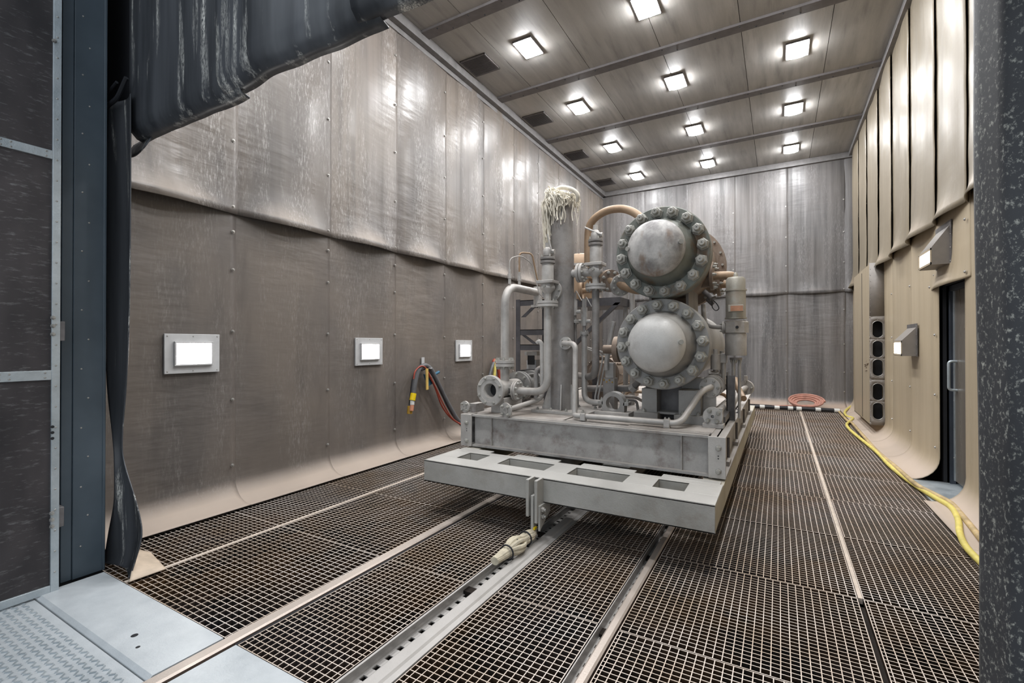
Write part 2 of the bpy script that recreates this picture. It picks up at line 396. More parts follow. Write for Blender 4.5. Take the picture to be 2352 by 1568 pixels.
# --- right wall (with a doorway between y 5.9 and 6.66)
DY0, DY1, DZ = 5.72, 6.66, 2.12
wr_mb = MB(); wr_mb.box(XR+.06, XR+.2, YF-.1, DY0, -.6, ZC+.2); wr_mb.box(XR+.06, XR+.2, DY1, YB+.2, -.6, ZC+.2); wr_mb.box(XR+.06, XR+.2, DY0, DY1, DZ, ZC+.2)
wr = wall_root('wall_right', wr_mb)
rightwall = lambda a, d: (XR-d, a)
seamsR = [1.36, 2.4, 3.47, 4.55, 5.66, 6.63, 7.77, 8.88, 9.97, 11.14, 12.2, YB]
for i, (a0, a1) in enumerate(zip(seamsR, seamsR[1:])):
    up = sheet_upper(wr, a0, a1, rightwall, 2.77, 5.84, 'rub_beige', .10, 80+i*2.9, edge=-.03, amp=.03)
    for z in (2.84, 3.5, 4.2, 4.9, 5.5): put(bolt_dome, 'bolt', (XR-.03, a0+.03, z), (-1, 0, 0), up)
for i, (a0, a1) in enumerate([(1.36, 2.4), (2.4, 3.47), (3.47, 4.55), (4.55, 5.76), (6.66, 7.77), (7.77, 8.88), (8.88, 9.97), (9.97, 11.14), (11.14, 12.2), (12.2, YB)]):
    lo = sheet_lower(wr, a0, a1, rightwall, 2.87, 'rub_beige_lit', .26, .05, 120+i*3.3, edge=.012)
    for z in (.38, .95, 1.6, 2.25): put(bolt_dome, 'bolt', (XR-.026, a0+.04, z), (-1, 0, 0), lo)
ap = sheet_upper(wr, 5.62, 6.84, rightwall, 2.1, 2.87, 'rub_beige_lit', .06, 150, edge=-.01)
for y, z in ((5.66, 2.15), (5.66, 2.62), (6.8, 2.13), (6.8, 2.6)): put(bolt_dome, 'bolt', (XR-.045, y, z), (-1, 0, 0), ap)
# --- front wall pieces each side of the opening
structure(MB().box(XL-.2, -3.92, YF-.26, YF, -.6, ZC+.2).build('wall_front', 'dark'))
structure(MB().box(.52, XR+.2, YF-.2, YF, -.6, ZC+.2).build('wall_front', 'dark'))
structure(MB().box(-3.92, .52, YF-.1, YF, 5.3, ZC+.2).build('wall_front', 'dark'))
# --- ceiling
ceil = structure(MB().box(XL-.2, XR+.2, YF-.1, YB+.2, ZC+.03, ZC+.12).build('ceiling', 'dark'))
ys = [YF, 3.13, 5.15, 7.19, 9.19, 11.15, YB]; xs = [XL, -3.68, -2.62, -1.52, -.45, .64, XR]
for y0, y1 in zip(ys, ys[1:]):
    for x0, x1 in zip(xs, xs[1:]):
        MB().box(x0+.004, x1-.004, y0, y1, ZC, ZC+.03).build('ceiling_sheet', 'ceil', ceil)
tiny = MB().lathe([(0, 0), (.011, 0), (.008, .008), (0, .009)], (0, 0, 0), (0, 0, 1), 8).mesh('bolt', 'dark', 40, False)[0]
nb = 0
for y in ys[1:-1]:
    bm_ = MB().box(XL+.14, XR, y-.085, y+.085, ZC-.035, ZC).build('ceiling_beam', 'beam', ceil)
    if y > 5:
        for x in [XL+.4+.52*k for k in range(11)]:
            for dy in (-.05, .05): put(tiny, 'bolt', (x+(dy > 0)*.2, y+dy, ZC-.035), (0, 0, -1), bm_)
e = MB(); e.box(XL+.03, XL+.14, YF, YB, ZC-.13, ZC); e.box(XL+.02, XL+.05, YF, YB, ZC-.2, ZC-.1); structure(e.build('trim_1', 'trim', bevel=.004))
e = MB(); e.box(XL, XR, YB-.12, YB-.02, ZC-.13, ZC); structure(e.build('trim_2', 'trim', bevel=.004))
e = MB(); e.box(XR-.1, XR-.02, YF, YB, ZC-.1, ZC); structure(e.build('trim_3', 'trim', bevel=.004))

# ================================================================== FLOOR
fl = structure(MB().box(XL, XR+.2, .2, YB, -.62, -.55).build('floor', 'pit'))
seamY = [1.355, 2.42, 3.42, 4.455, 5.47, 6.485, 7.56, 8.465, 9.53, 10.48, 11.42, 12.33, 13.1]
strips = [(-4.34, -3.60, .062, .0365), (-3.57, -2.455, .062, .0365), (-2.352, -1.722, .0405, .0365), (-1.487, -.845, .0405, .0365), (-.735, .40, .0405, .0325), (.425, 1.42, .0405, .0325)]
def grating(x0, x1, y0, y1, px, py):
    b = MB(); t = .0045; top = 0.0; x0 += .002; x1 -= .002; y0 += .003; y1 -= .003
    bx = lambda X0, X1, Y0, Y1, Z0, Z1: b.box(X0, X1, Y0, Y1, Z0, Z1)
    n = max(1, round((x1-x0)/px)); off = random.uniform(-.4, .4)*px
    xs_ = [x0+t/2] + [x for x in (x0+px*(k+.5)+off for k in range(n)) if x0+.012 < x < x1-.012] + [x1-t/2]
    for x in xs_: bx(x-t/2, x+t/2, y0, y1, -.03, top)
    n = int((y1-y0)/py); oy = ((y1-y0)-n*py)/2
    yy = [y0+t/2] + [y0+oy+py*k for k in range(n+1) if oy+py*k > .012 and oy+py*k < (y1-y0)-.012] + [y1-t/2]
    for y in yy: bx(x0, x1, y-t/2, y+t/2, -.032, top-.0006)
    return b
for (x0, x1, px, py) in strips:
    for y0, y1 in zip(seamY, seamY[1:]):
        if x0 < -2.4 and y0 > 9.4: continue
        if -2.4 < x0 < -.8 and y0 > 8.4: continue
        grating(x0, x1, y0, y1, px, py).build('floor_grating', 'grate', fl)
# joists that carry the gratings
b = MB()
for y in seamY[1:]: b.box(XL+.05, XR-.02, y-.03, y+.03, -.14, -.034)
for x in (-3.585, .413): b.box(x-.03, x+.03, 1.36, YB-.1, -.16, -.034)
b.build('floor_joist', 'pit', fl)
b = MB().box(-3.598, -3.572, 1.36, 9.5, -.03, .003); b.build('seam_bar', 'seam', fl)
b = MB().box(.402, .424, 3.42, 12.6, -.03, .003); b.build('seam_bar', 'seam', fl)
# hall floor in front
structure(MB().box(-8, 6, -5, 1.0, -.5, -.12).build('floor', 'conc'))

# rails
def rail(x0, x1, label, name='track_rail'):
    e = thing(name, ((x0+x1)/2, 1, 0), label, 'rail', 'rails the transfer cart rolls on')
    w = x1-x0; zt = .012; pr = [(x0, .004), (x0+.01, zt), (x1-.01, zt), (x1, .004), (x1, -.03), (x1-w*.35, -.045), (x1-w*.35, -.09), (x1+.01, -.11), (x1+.01, -.12), (x0-.01, -.12), (x0-.01, -.11), (x0+w*.35, -.09), (x0+w*.35, -.045), (x0, -.03)]
    MB().prism([(x, .0, z) for x, z in pr], (0, 9.2, 0)).build('rail_head', 'rail', e)
    return e
rail(-2.447, -2.375, 'brown-sided steel track rail beside the smooth steel threshold plates')
rail(-.792, -.742, 'worn steel track rail beside the slotted channel, nearer the beige wall')
e = tag(MB().box(-2.372, -2.354, 1.355, 9, -.10, -.002).build('rail_curb', 'dark'), 'thin dark steel edging strip along the brown-sided rail', 'edging')
# slotted channel beside the second rail
e = thing('slotted_channel', (-.82, 1.4, -.06), 'narrow sunken channel with square slots beside the worn track rail', 'channel')
MB().box(-.838, -.833, 1.36, 8.5, -.07, .004).build('side_plate', 'trough', e)
b = MB(); y = 1.36
while y < 8.4:
    b.box(-.833, -.797, y, y+.05, -.06, -.05); b.box(-.833, -.825, y+.05, y+.08, -.06, -.05); y += .08
b.build('slotted_plate', 'trough', e); MB().box(-.833, -.797, 1.36, 8.5, -.075, -.07).build('channel_base', 'dark', e)
# cable trough with wire rope
tr = thing('cable_trough', (-1.6, 1.4, -.07), 'long grey steel cable trough running down the middle of the grating', 'trough')
b = MB(); b.box(-1.716, -1.712, 1.0, 8.4, -.07, .004); b.box(-1.716, -1.700, 1.0, 8.4, .0, .004); b.build('side_plate', 'trough', tr)
b = MB(); y = 1.0
while y < 8.3:
    b.box(-1.712, -1.655, y, y+.05, -.062, -.055); b.box(-1.712, -1.70, y+.05, y+.082, -.062, -.055); b.box(-1.672, -1.655, y+.05, y+.082, -.062, -.055); y += .082
b.build('slotted_plate', 'trough', tr); MB().box(-1.712, -1.6, 1.0, 8.4, -.085, -.08).build('trough_base', 'dark', tr)
b = MB().prism([(-1.615, 1.0, -.06), (-1.61, 1.0, .002), (-1.595, 1.0, .014), (-1.535, 1.0, .014), (-1.525, 1.0, .004), (-1.492, 1.0, .004), (-1.49, 1.0, -.03), (-1.54, 1.0, -.03), (-1.60, 1.0, -.06)], (0, 2.75, 0)); b.build('cover_plate', 'trough', tr)
b = MB().prism([(-1.615, 3.76, -.06), (-1.61, 3.76, .002), (-1.595, 3.76, .01), (-1.535, 3.76, .01), (-1.525, 3.76, .002), (-1.492, 3.76, .002), (-1.49, 3.76, -.03), (-1.54, 3.76, -.03), (-1.60, 3.76, -.06)], (0, 4.5, 0)); b.build('cover_plate', 'trough', tr)
b = MB()
for k in range(6):
    b.tube([(-1.635+.008*cos(2*pi*k/6+y*9), y, -.042+.008*sin(2*pi*k/6+y*9)) for y in [1.0+.03*i for i in range(66)]], .0052, None, 6)
tag(b.build('wire_rope', 'wire'), 'thick twisted steel wire rope lying in the cable trough', 'cable')

# threshold plates
def plate(x0, x1, y0, y1, label, holes=()):
    b = MB(); b.prism([(x0, y0, -.012), (x0, y0+.02, .004), (x0, y1, .004), (x0, y1, -.03), (x0, y0, -.03)], (x1-x0, 0, 0))
    o = b.build('cover_plate', 'plate', bevel=.003); tag(o, label, 'plate', 'smooth steel threshold plates'); return o
p1 = plate(-3.86, -2.465, 1.02, 1.352, 'smooth grey steel threshold plate with two drilled holes beside the door post')
for x, y, r in ((-2.88, 1.135, .016), (-2.755, 1.10, .010)):
    MB().lathe([(0, 0), (r, 0), (r, .0012), (0, .0012)], (x, y, .0035), (0, 0, 1), 16).build('drilled_hole', 'dark', p1)
plate(-2.355, -1.735, 1.0, 1.352, 'smooth grey steel threshold plate between the brown-sided rail and the cable trough')
b = MB().box(-3.86, -2.47, -.6, 1.012, -.03, -.012)
tp = tag(b.build('tread_plate', 'plate'), 'grey diamond-pattern tread plate in front of the doorway', 'plate')
b = MB()
for i in range(44):
    for j in range(14):
        x = -3.83+.031*i; y = .46+.0385*j; a = pi/4 if (i+j) % 2 else -pi/4
        R = Matrix.Rotation(a, 3, 'Z'); b.bc((x, y, -.0100), .025, .007, .006, R)
o = b.build('raised_tread', 'galv', tp)

# ================================================================== DOORWAY FRONT
# door leaf swung open
dl = structure(thing('door_1', (-3.85, .6, 0), None, None))
MB().box(-3.90, -3.83, -.5, 1.112, .02, 4.6).build('rubber_panel', 'rub_door', dl)
def bar(y0, y1, z0, z1, nm): return MB().box(-3.84, -3.818, y0, y1, z0, z1).build(nm, 'galv', dl, bevel=.002)
st = bar(1.079, 1.118, 0.0, 4.6, 'frame_stile'); r1 = bar(-.5, 1.079, 2.62, 2.672, 'frame_rail'); r2 = bar(-.5, 1.079, 1.284, 1.342, 'frame_rail'); r3 = bar(-.5, 1.079, 0.0, .045, 'frame_rail')
MB().box(-3.90, -3.83, 1.112, 1.118, .0, 4.6).build('edge_strip', 'galv', dl)
riv = MB().lathe([(0, 0), (.006, 0), (.004, .003), (0, .004)], (0, 0, 0), (0, 0, 1), 8).mesh('rivet', 'bolt', 40, False)[0]
for k in range(34): put(riv, 'rivet', (-3.818, 1.098, .12+.125*k), (1, 0, 0), st)
for r_, z in ((r1, 2.646), (r2, 1.313)):
    for y in (.86, .90, 1.05):
        for d in (-.014, .014): put(riv, 'rivet', (-3.818, y, z+d), (1, 0, 0), r_)
hb = bolt_mesh(.011, .014, 'bolt')
for z in (1.66, 1.61, 1.56, .48, .44, .40, 3.34): put(hb, 'hinge_bolt', (-3.818, 1.083, z), (1, 0, 0), dl)
for z in (1.0, .965, .93): MB().lathe([(0, 0), (.009, 0), (.009, .001), (0, .001)], (-3.8178, 1.084, z), (1, 0, 0), 12).build('bolt_hole', 'dark', dl)
for z in (1.58, .44): MB().box(-3.90, -3.825, 1.118, 1.142, z-.06, z+.06).build('hinge', 'frame', dl, bevel=.003)
# steel post, doorway reveal
po = MB(); po.box(-3.92, -3.905, 1.205, 1.372, 0, 5.9); po.box(-3.93, -3.912, 1.15, 1.205, 0, 5.9); po.box(-4.0, -3.90, 1.355, 1.372, 0, 5.9); po.box(-4.0, -3.92, 1.14, 1.155, 0, 5.9)
po = structure(po.build('trim_4', 'post', bevel=.004))
for k in range(30): put(riv, 'rivet', (-3.905, 1.246+.035*(k % 2), .2+.19*k), (1, 0, 0), po)

# hanging rubber strip at the doorway edge
def strip_fn(u, v):
    rows = [((-4.042,1.420,3.176), (-3.691,1.420,3.143)), ((-4.106,1.430,2.630), (-3.686,1.420,2.555)), ((-4.097,1.430,1.774), (-3.696,1.420,1.757)), ((-4.049,1.430,1.228), (-3.761,1.430,1.240)), ((-3.964,1.430,0.874), (-3.868,1.450,0.880)), ((-3.935,1.430,0.670), (-3.866,1.460,0.701)), ((-3.933,1.430,0.434), (-3.651,1.450,0.446)), ((-3.983,1.420,0.220), (-3.559,1.440,0.283)), ((-4.014,1.410,0.045), (-3.590,1.420,0.119)), ((-3.984,1.400,-0.009), (-3.606,1.385,-0.017))]
    k = v*(len(rows)-1); i = min(int(k), len(rows)-2); t = k-i
    g = lambda q, m: Vector(rows[max(0, min(q, len(rows)-1))][m])
    cr = lambda m: .5*((2*g(i, m)) + (g(i+1, m)-g(i-1, m))*t + (2*g(i-1, m)-5*g(i, m)+4*g(i+1, m)-g(i+2, m))*t*t + (3*g(i, m)-g(i-1, m)-3*g(i+1, m)+g(i+2, m))*t**3)
    p = cr(0)*(1-u)+cr(1)*u; p.y += .035*sin(pi*u)*(1+.5*sin(v*9)) ; p.z = max(p.z, .012); return p
rc = thing('rubber_curtain', (-3.87, 1.43, 0), 'narrow black rubber curtain hanging beside the slate-blue door post', 'curtain')
MB().grid(strip_fn, 14, 60).build('curtain_sheet', 'rub_black', rc, solid=.007, angle=180)
def foot_fn(u, v):
    A, B, C, D_ = Vector((-3.518,1.358,0.020)), Vector((-3.508,1.554,0.022)), Vector((-3.903,1.559,0.060)), Vector((-3.862,1.613,0.030))
    p = (A*(1-u)+B*u)*(1-v) + (C*(1-u)+D_*u)*v; p.z += .03*sin(pi*v)*(1-u); return p
MB().grid(foot_fn, 12, 8).build('curled_foot', 'rub_under', rc, solid=.006, angle=180)
b = MB(); b.tube([(-4.05, 1.40, 3.12), (-3.83, 1.40, 3.14), (-3.70, 1.40, 3.24)], .014, .05, 8); b.tube([(-4.05, 1.40, 3.19), (-3.84, 1.40, 3.25)], .01, None, 8)
b.build('clamp_bar', 'dark', rc)

structure(MB().box(XL, -3.76, 1.50, 1.52, 3.0, ZC).build('wall_front', 'dark'))  # dark panel added to stand in for the black recess beside the header
# header curtain: three overlapping strips whose bottoms curl inwards
hc = thing('header_curtain', (-1.7, 1.5, 2.85), 'wide scuffed black rubber curtain hanging across the top of the doorway', 'curtain')
def hstrip(x0, x1, z0, y, seed, curl=.09):
    def fn(u, v):
        x = x0+(x1-x0)*u; s_ = v*(5.8-z0)
        yy = y + .035*nz(x*1.6+seed, s_*.3) + .012*nz(x*5, s_*.6, seed)
        if s_ < curl*1.57:
            t = (1-s_/(curl*1.57))*pi/2; return (x, yy+curl*(1-cos(t)), z0+curl-curl*sin(t)+.0)
        return (x, yy, z0+s_-curl*.57)
    return MB().grid(fn, 40, 60).build('curtain_strip', 'rub_black', hc, solid=.008, angle=180)
hstrip(-3.80, -2.58, 2.885, 1.455, 1.0); hstrip(-2.72, -1.50, 2.905, 1.435, 5.0); hstrip(-1.62, .6, 2.92, 1.415, 9.0)
def tab_fn(u, v):
    return (-3.95+.30*u, 1.49+.05*v, 2.80+.1*v+.02*u - .03*sin(pi*u)*(1-v))
MB().grid(tab_fn, 8, 6).build('corner_tab', 'rub_black', hc, solid=.007, angle=180)

# rubber clad column at the other side
def col_fn(u, v):
    z = -.1+5.6*v; a = u
    off = .006*nz(z*1.3, 2.0) + .012*(1-v)
    path = [(.50, 1.36), (.425, 1.37), (.41, 1.42), (.425, 1.50), (.52, 1.55), (1.0, 1.57)]
    path = [(.92, 1.30), (.47, 1.30), (.40, 1.33), (.381, 1.42), (.40, 1.50), (.52, 1.54)]
    k = a*(len(path)-1); i = min(int(k), len(path)-2); t = k-i
    p, q = path[i], path[i+1]
    return (p[0]*(1-t)+q[0]*t + off, p[1]*(1-t)+q[1]*t, z)
cc = MB().grid(col_fn, 25, 50); tag(cc.build('column_cladding', 'rub_speck', solid=.01, angle=60), 'dust-speckled black rubber wrapped around the doorway column', 'rubber cladding')

# ================================================================== LAMPS
colw = {-3.22: 'beside the ceiling vents', -1.49: 'in the middle row', .25: 'nearest the beige wall'}
rows = [2.1, 4.11, 6.13, 8.15, 10.18, 12.23]
lf = MB().box(-.15, .15, -.216, .216, -.028, 0).mesh('lamp_frame', 'beam', 38, False)[0]
def lens_fn(u, v):
    x, y = (u-.5)*.28, (v-.5)*.41; return (x, y, -.030 - .055*(1-(2*u-1)**4)*(1-(2*v-1)**4))
ll = MB().grid(lens_fn, 8, 8).mesh('lens', 'lens', 180, False)[0]
for x, w in colw.items():
    for k, y in enumerate(rows):
        if k < 2 and False: continue
        n = ['', '', 'nearest the doorway', 'second from the doorway', 'third from the doorway', 'farthest from the doorway'][k] if k > 1 else ['out over the threshold', 'just inside the doorway'][k]
        e = thing('ceiling_light', (x, y, ZC), 'square bright ceiling light %s, %s' % (w, n), 'ceiling light', 'ceiling lights in three rows')
        link('lamp_frame', lf, Vector((x, y, ZC)), e); link('lens', ll, Vector((x, y, ZC)), e)
# vents
for k, y in enumerate((6.15, 8.2, 10.22, 12.32)):
    e = thing('ceiling_vent', (-4.09, y, ZC), 'dark slatted ceiling vent, %s from the doorway' % ['nearest', 'second', 'third', 'farthest'][k], 'vent', 'slatted vents along the ceiling edge')
    b = MB(); b.box(-4.32, -3.86, y-.23, y+.23, ZC-.006, ZC); b.build('vent_backing', 'dark', e)
    b = MB()
    for (x0, x1, y0, y1) in ((-4.32, -3.86, y-.23, y-.215), (-4.32, -3.86, y+.215, y+.23), (-4.32, -4.305, y-.23, y+.23), (-3.875, -3.86, y-.23, y+.23)): b.box(x0, x1, y0, y1, ZC-.02, ZC)
    b.build('vent_frame', 'beam', e)
    for i in range(15):
        yy = y-.2+.0286*i; MB().box(-4.305, -3.875, yy-.0105, yy+.0105, ZC-.020, ZC-.015, Matrix.Rotation(.35, 3, 'X')).build('slat', 'beam', e)
# wall lights on the left wall
for k, (y, zc) in enumerate(((2.175, 1.418), (4.205, 1.407), (6.237, 1.393))):
    X = XL+.05
    e = thing('wall_light', (X, y, zc), 'rectangular lit wall light on a white plate, %s from the doorway' % ['nearest', 'second', 'farthest'][k], 'wall light', 'lit wall lights on the grey-brown wall')
    MB().box(X-.02, X, y-.222, y+.222, zc-.17, zc+.17).build('mounting_plate', 'white_frame', e, bevel=.003)
    b = MB()
    for (y0, y1, z0, z1) in ((-.155, .155, .09, .105), (-.155, .155, -.105, -.09), (-.155, -.14, -.09, .09), (.14, .155, -.09, .09)): b.box(X, X+.025, y+y0, y+y1, zc+z0, zc+z1)
    b.build('lens_frame', 'white_frame', e, bevel=.003)
    def fn(u, v, y=y, zc=zc, X=X): return (X+.012+.02*(1-(2*u-1)**2)*(1-(2*v-1)**2), y+(u-.5)*.28, zc+(v-.5)*.18)
    MB().grid(fn, 8, 6).build('lens', 'wlens', e, angle=180)
    for dy, dz in ((-.2, .15), (0, .15), (.2, .15), (-.2, -.15), (0, -.15), (.2, -.15)): put(riv, 'screw', (X, y+dy, zc+dz), (1, 0, 0), e)
# hooded lights on the beige wall
def hood(y0, y1, xf, zb, zf, zt, label, lens, ly0, ly1, lz0, lz1, XW=XR-.05):
    e = thing('hooded_light', (XW, y0, zb), label, 'hooded light', 'hooded lights on the beige wall')
    t = .006; b = MB()
    pr = [(xf, zb), (XW, zb), (XW, zt), (xf, zf)]
    for yy in (y0, y1-t): b.prism([(x, yy, z) for x, z in pr], (0, t, 0))
    b.prism([(xf, y0, zf), (XW, y0, zt), (XW, y0, zt+t), (xf, y0, zf+t)], (0, y1-y0, 0)); b.box(xf, XW, y0, y1, zb-t, zb)
    b.build('hood', 'hoodp', e)
    b = MB(); w = .02
    for (a, c, d, f) in ((y0, y1, zb, zb+w), (y0, y1, zf-w, zf), (y0, y0+w, zb, zf), (y1-w, y1, zb, zf)): b.box(xf-.008, xf, a, c, d, f)
    b.build('front_frame', 'rub_beige_lit', e)
    MB().box(xf-.003, xf+.004, ly0, ly1, lz0, lz1).build('lens', lens, e)
    MB().box(XW-.004, XW+.004, y0-.03, y1+.03, zb-.01, zt+.05).build('mounting_flange', 'frame', e)
    for dz in (0, .35, .7, 1): put(riv, 'screw', (XW-.004, y0-.018, zb+.02+(zt-zb)*dz), (-1, 0, 0), e)
    for yy in (y0+.01, y1-.01):
        for zz in (zb+.01, zf-.01): put(riv, 'screw', (xf-.008, yy, zz), (-1, 0, 0), e)
    return e
hood(6.06, 6.51, 1.31, 2.29, 2.45, 2.66, 'grey wedge-shaped hooded light above the steel door', 'hlens', 6.08, 6.49, 2.31, 2.43)
hood(7.36, 7.80, 1.31, 1.36, 1.54, 1.70, 'grey wedge-shaped hooded light low on the wall beside the slotted duct', 'hlens2', 7.40, 7.76, 1.38, 1.52)

# ================================================================== RIGHT WALL: DOOR, DUCT
d2 = structure(thing('door_2', (1.64, 6.3, 0), None, None))
b = MB(); b.box(XR+.03, 1.95, DY1, DY1+.05, 0, 2.2); b.box(XR+.03, 1.95, DY0-.1, DY0-.05, 0, 2.2); b.box(XR+.03, 1.95, DY0-.1, DY1+.05, DZ, DZ+.05); b.build('door_jamb', 'dark', d2)
b = MB(); b.box(1.575, 1.62, DY1-.04, DY1, 0, 2.12); b.box(1.575, 1.62, DY0-.06, DY0-.01, 0, 2.12); b.box(1.575, 1.62, DY0-.05, DY1, 2.06, 2.12); b.build('door_frame', 'jamb', d2, bevel=.004)
MB().box(1.61, 1.65, DY0-.02, DY1-.04, .06, 2.06).build('door_leaf', 'doorleaf', d2)
MB().box(1.602, 1.61, DY1-.065, DY1-.04, .06, 2.06).build('edge_strip', 'galv', d2)
MB().box(1.603, 1.61, DY0+.05, DY0+.40, 1.48, 1.86).build('window_pane', 'glass', d2)
b = MB(); b.tube([(1.61, DY1-.13, 1.02), (1.545, DY1-.13, 1.02), (1.545, DY1-.13, 1.32), (1.61, DY1-.13, 1.32)], .014, .05, 10); b.build('door_handle', 'galv', d2)
for z in (.3, .6, .9, 1.2, 1.5, 1.8): put(riv, 'screw', (1.602, DY1-.052, z), (-1, 0, 0), d2)
tag(MB().box(1.25, 1.66, DY0-.1, DY1+.02, .002, .02).build('threshold_plate', 'galv', bevel=.003), 'pale steel threshold plate at the foot of the wall door', 'plate')
# slotted duct
DX0, DX1, DYF, DYB = 1.28, 1.50, 9.5, 11.3
du = thing('exhaust_duct', (1.39, 10.4, .19), 'tall grey duct with a riveted face and five oval slots on the beige wall', 'duct')
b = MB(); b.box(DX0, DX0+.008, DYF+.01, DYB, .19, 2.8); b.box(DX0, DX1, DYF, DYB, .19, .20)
b.box(DX0, DX1, DYB-.01, DYB, .19, 2.8); b.build('duct_side', 'rub_beige_lit', du)
MB().box(DX0-.004, DX0, DYF+.75, DYF+.77, .22, 2.75).build('side_seam', 'dark', du)
# face with oval holes
def face_with_holes():
    b = MB(); zs = [.42, .73, 1.12, 1.42, 1.74]; cx = (DX0+DX1)/2 - .005; hw, hh = .068, .135; n = 24
    z_edges = [.19] + [(a+c)/2 for a, c in zip(zs, zs[1:])] + [1.95]
    for z, zl, zh in zip(zs, z_edges, z_edges[1:]):
        inner = []; outer = []
        for i in range(n):
            a = 2*pi*i/n; c_, s_ = cos(a), sin(a); inner.append((cx+hw*c_, DYF, z+(hh-hw)*(1 if s_ > 0 else -1)*(abs(s_) > 1e-6)+hw*s_))
            k = min((DX1-cx if c_ > 0 else cx-DX0)/max(abs(c_), 1e-6), (zh-z if s_ > 0 else z-zl)/max(abs(s_), 1e-6))
            outer.append((cx+k*c_, DYF, z+k*s_))
        # exact corners
        m = len(b.v); b.v += inner+outer
        for i in range(n):
            j = (i+1) % n; b.f.append((m+i, m+j, m+n+j, m+n+i))
        for cxx in (DX0, DX1):
            for zz in (zl, zh):
                best = sorted(range(n), key=lambda i: abs(outer[i][0]-cxx)+abs(outer[i][2]-zz))[:3]
                side = [i for i in range(n) if abs(outer[i][0]-cxx) < 1e-5]; tb = [i for i in range(n) if abs(outer[i][2]-zz) < 1e-5]
                if side and tb:
                    i = min(side, key=lambda i: abs(outer[i][2]-zz)); j = min(tb, key=lambda i: abs(outer[i][0]-cxx))
                    if i != j: b.add([(cxx, DYF, zz), outer[i], outer[j]], [(0, 1, 2)])
    b.add([(DX0, DYF, 1.95), (DX1, DYF, 1.95), (DX1, DYF, 2.82), (DX0, DYF, 2.82)], [(0, 1, 2, 3)])
    return b, zs, cx
M['smudge0'] = plain('grey_smudge_mark', (146, 132, 114), .7, 0, .1)
for q in ([(1.279,9.811,1.225), (1.279,9.812,1.192)], [(1.279,10.021,1.151), (1.279,9.858,1.165), (1.279,9.613,1.184), (1.279,9.679,1.160), (1.279,9.858,1.146), (1.279,9.951,1.120)], [(1.279,9.791,1.127), (1.279,9.814,1.096)], [(1.279,9.930,1.050), (1.279,9.725,1.064)]):
    MB().tube(q, .008, None, 6).build('smudge_mark', 'smudge0', du)
b, dzs, dcx = face_with_holes(); fo = b.build('slotted_face', 'hoodp', du, solid=.004)
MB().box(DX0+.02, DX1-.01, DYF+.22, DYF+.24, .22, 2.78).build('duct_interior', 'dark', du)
for z in dzs:
    for dz in (-.15, .15): put(riv, 'rivet', (dcx, DYF-.003, z+dz), (0, -1, 0), fo)
    n_ = 28; pts_ = []
    for i in range(n_):
        a = 2*pi*i/n_; pts_.append((dcx+.07*cos(a), DYF-.004, z+.069*sin(a)+(.067 if sin(a) > 1e-6 else -.067)))
    MB().tube(pts_+[pts_[0]], .004, None, 6).build('slot_rim', 'bolt', du)
for k in range(26):
    for x in (DX0+.012, DX1-.022): put(riv, 'rivet', (x, DYF-.003, .22+.1*k), (0, -1, 0), fo)

# ================================================================== TRANSFER CART
ct = thing('transfer_cart', (-1.55, 6, .03), 'grey steel rail cart whose end beam has four rectangular pockets', 'cart')
CX0, CX1, CY0, CY1, CZ0, CZ1 = -2.75, -.357, 3.24, 8.95, .285, .47
pk = [(-2.55, -2.325), (-2.12, -1.67), (-1.47, -1.02), (-.80, -.58)]; t = .012
b = MB(); b.box(CX0, CX1, CY0, 3.45, CZ1-t, CZ1)
xs_ = [CX0] + [x for p in pk for x in p] + [CX1]
for i in range(0, len(xs_), 2): b.box(xs_[i], xs_[i+1], 3.45, 3.675, CZ1-t, CZ1)
b.box(CX0, CX1, 3.675, 3.75, CZ1-t, CZ1)
for x0, x1 in ((CX0, -2.36), (-2.14, -1.66), (-1.49, -.99), (-.82, CX1)): b.box(x0+.02, x1-.02, 3.75, 3.83, CZ1-t, CZ1)
for (x0, x1) in pk:
    b.box(x0-.006, x0, 3.45, 3.675, CZ0, CZ1-.002); b.box(x1, x1+.006, 3.45, 3.675, CZ0, CZ1-.002); b.box(x0, x1, 3.444, 3.45, CZ0, CZ1-.002); b.box(x0, x1, 3.675, 3.681, CZ0, CZ1-.002)
    b.box(x0, x1, 3.45, 3.675, CZ0, CZ0+.006)
b.box(CX0, CX1, CY0, CY0+t, CZ0, CZ1); b.box(CX0, CX1, CY0, 3.75, CZ0, CZ0+t)
b.build('end_beam', 'cart', ct, bevel=.004)
b = MB(); b.box(CX1-.16, CX1, CY0+.02, CY1, CZ0, CZ1-.012); b.build('side_beam', 'cart_y', ct, bevel=.004)
b = MB(); b.box(CX0, CX0+.16, CY0+.02, CY1, CZ0, CZ1-.012); b.build('side_beam', 'cart_y', ct, bevel=.004)
for x in (-1.89, -1.245): MB().box(x-.12, x+.12, 3.76, CY1, CZ0, CZ1-.04).build('long_beam', 'cart', ct)
for y in (5.2, 6.8, 8.8): MB().box(CX0+.16, CX1-.16, y-.1, y+.1, CZ0, CZ1-.05).build('cross_beam', 'cart', ct)
whl = MB().lathe([(0, 0), (.165, 0), (.165, .02), (.14, .03), (.14, .08), (.09, .09), (0, .09)], (0, 0, 0), (1, 0, 0), 28).mesh('wheel', 'frame', 38, False)[0]
for x in (-2.46, -.815):
    for y in (4.15, 8.3):
        link('wheel', whl, Vector((x, y, .178)), ct); 
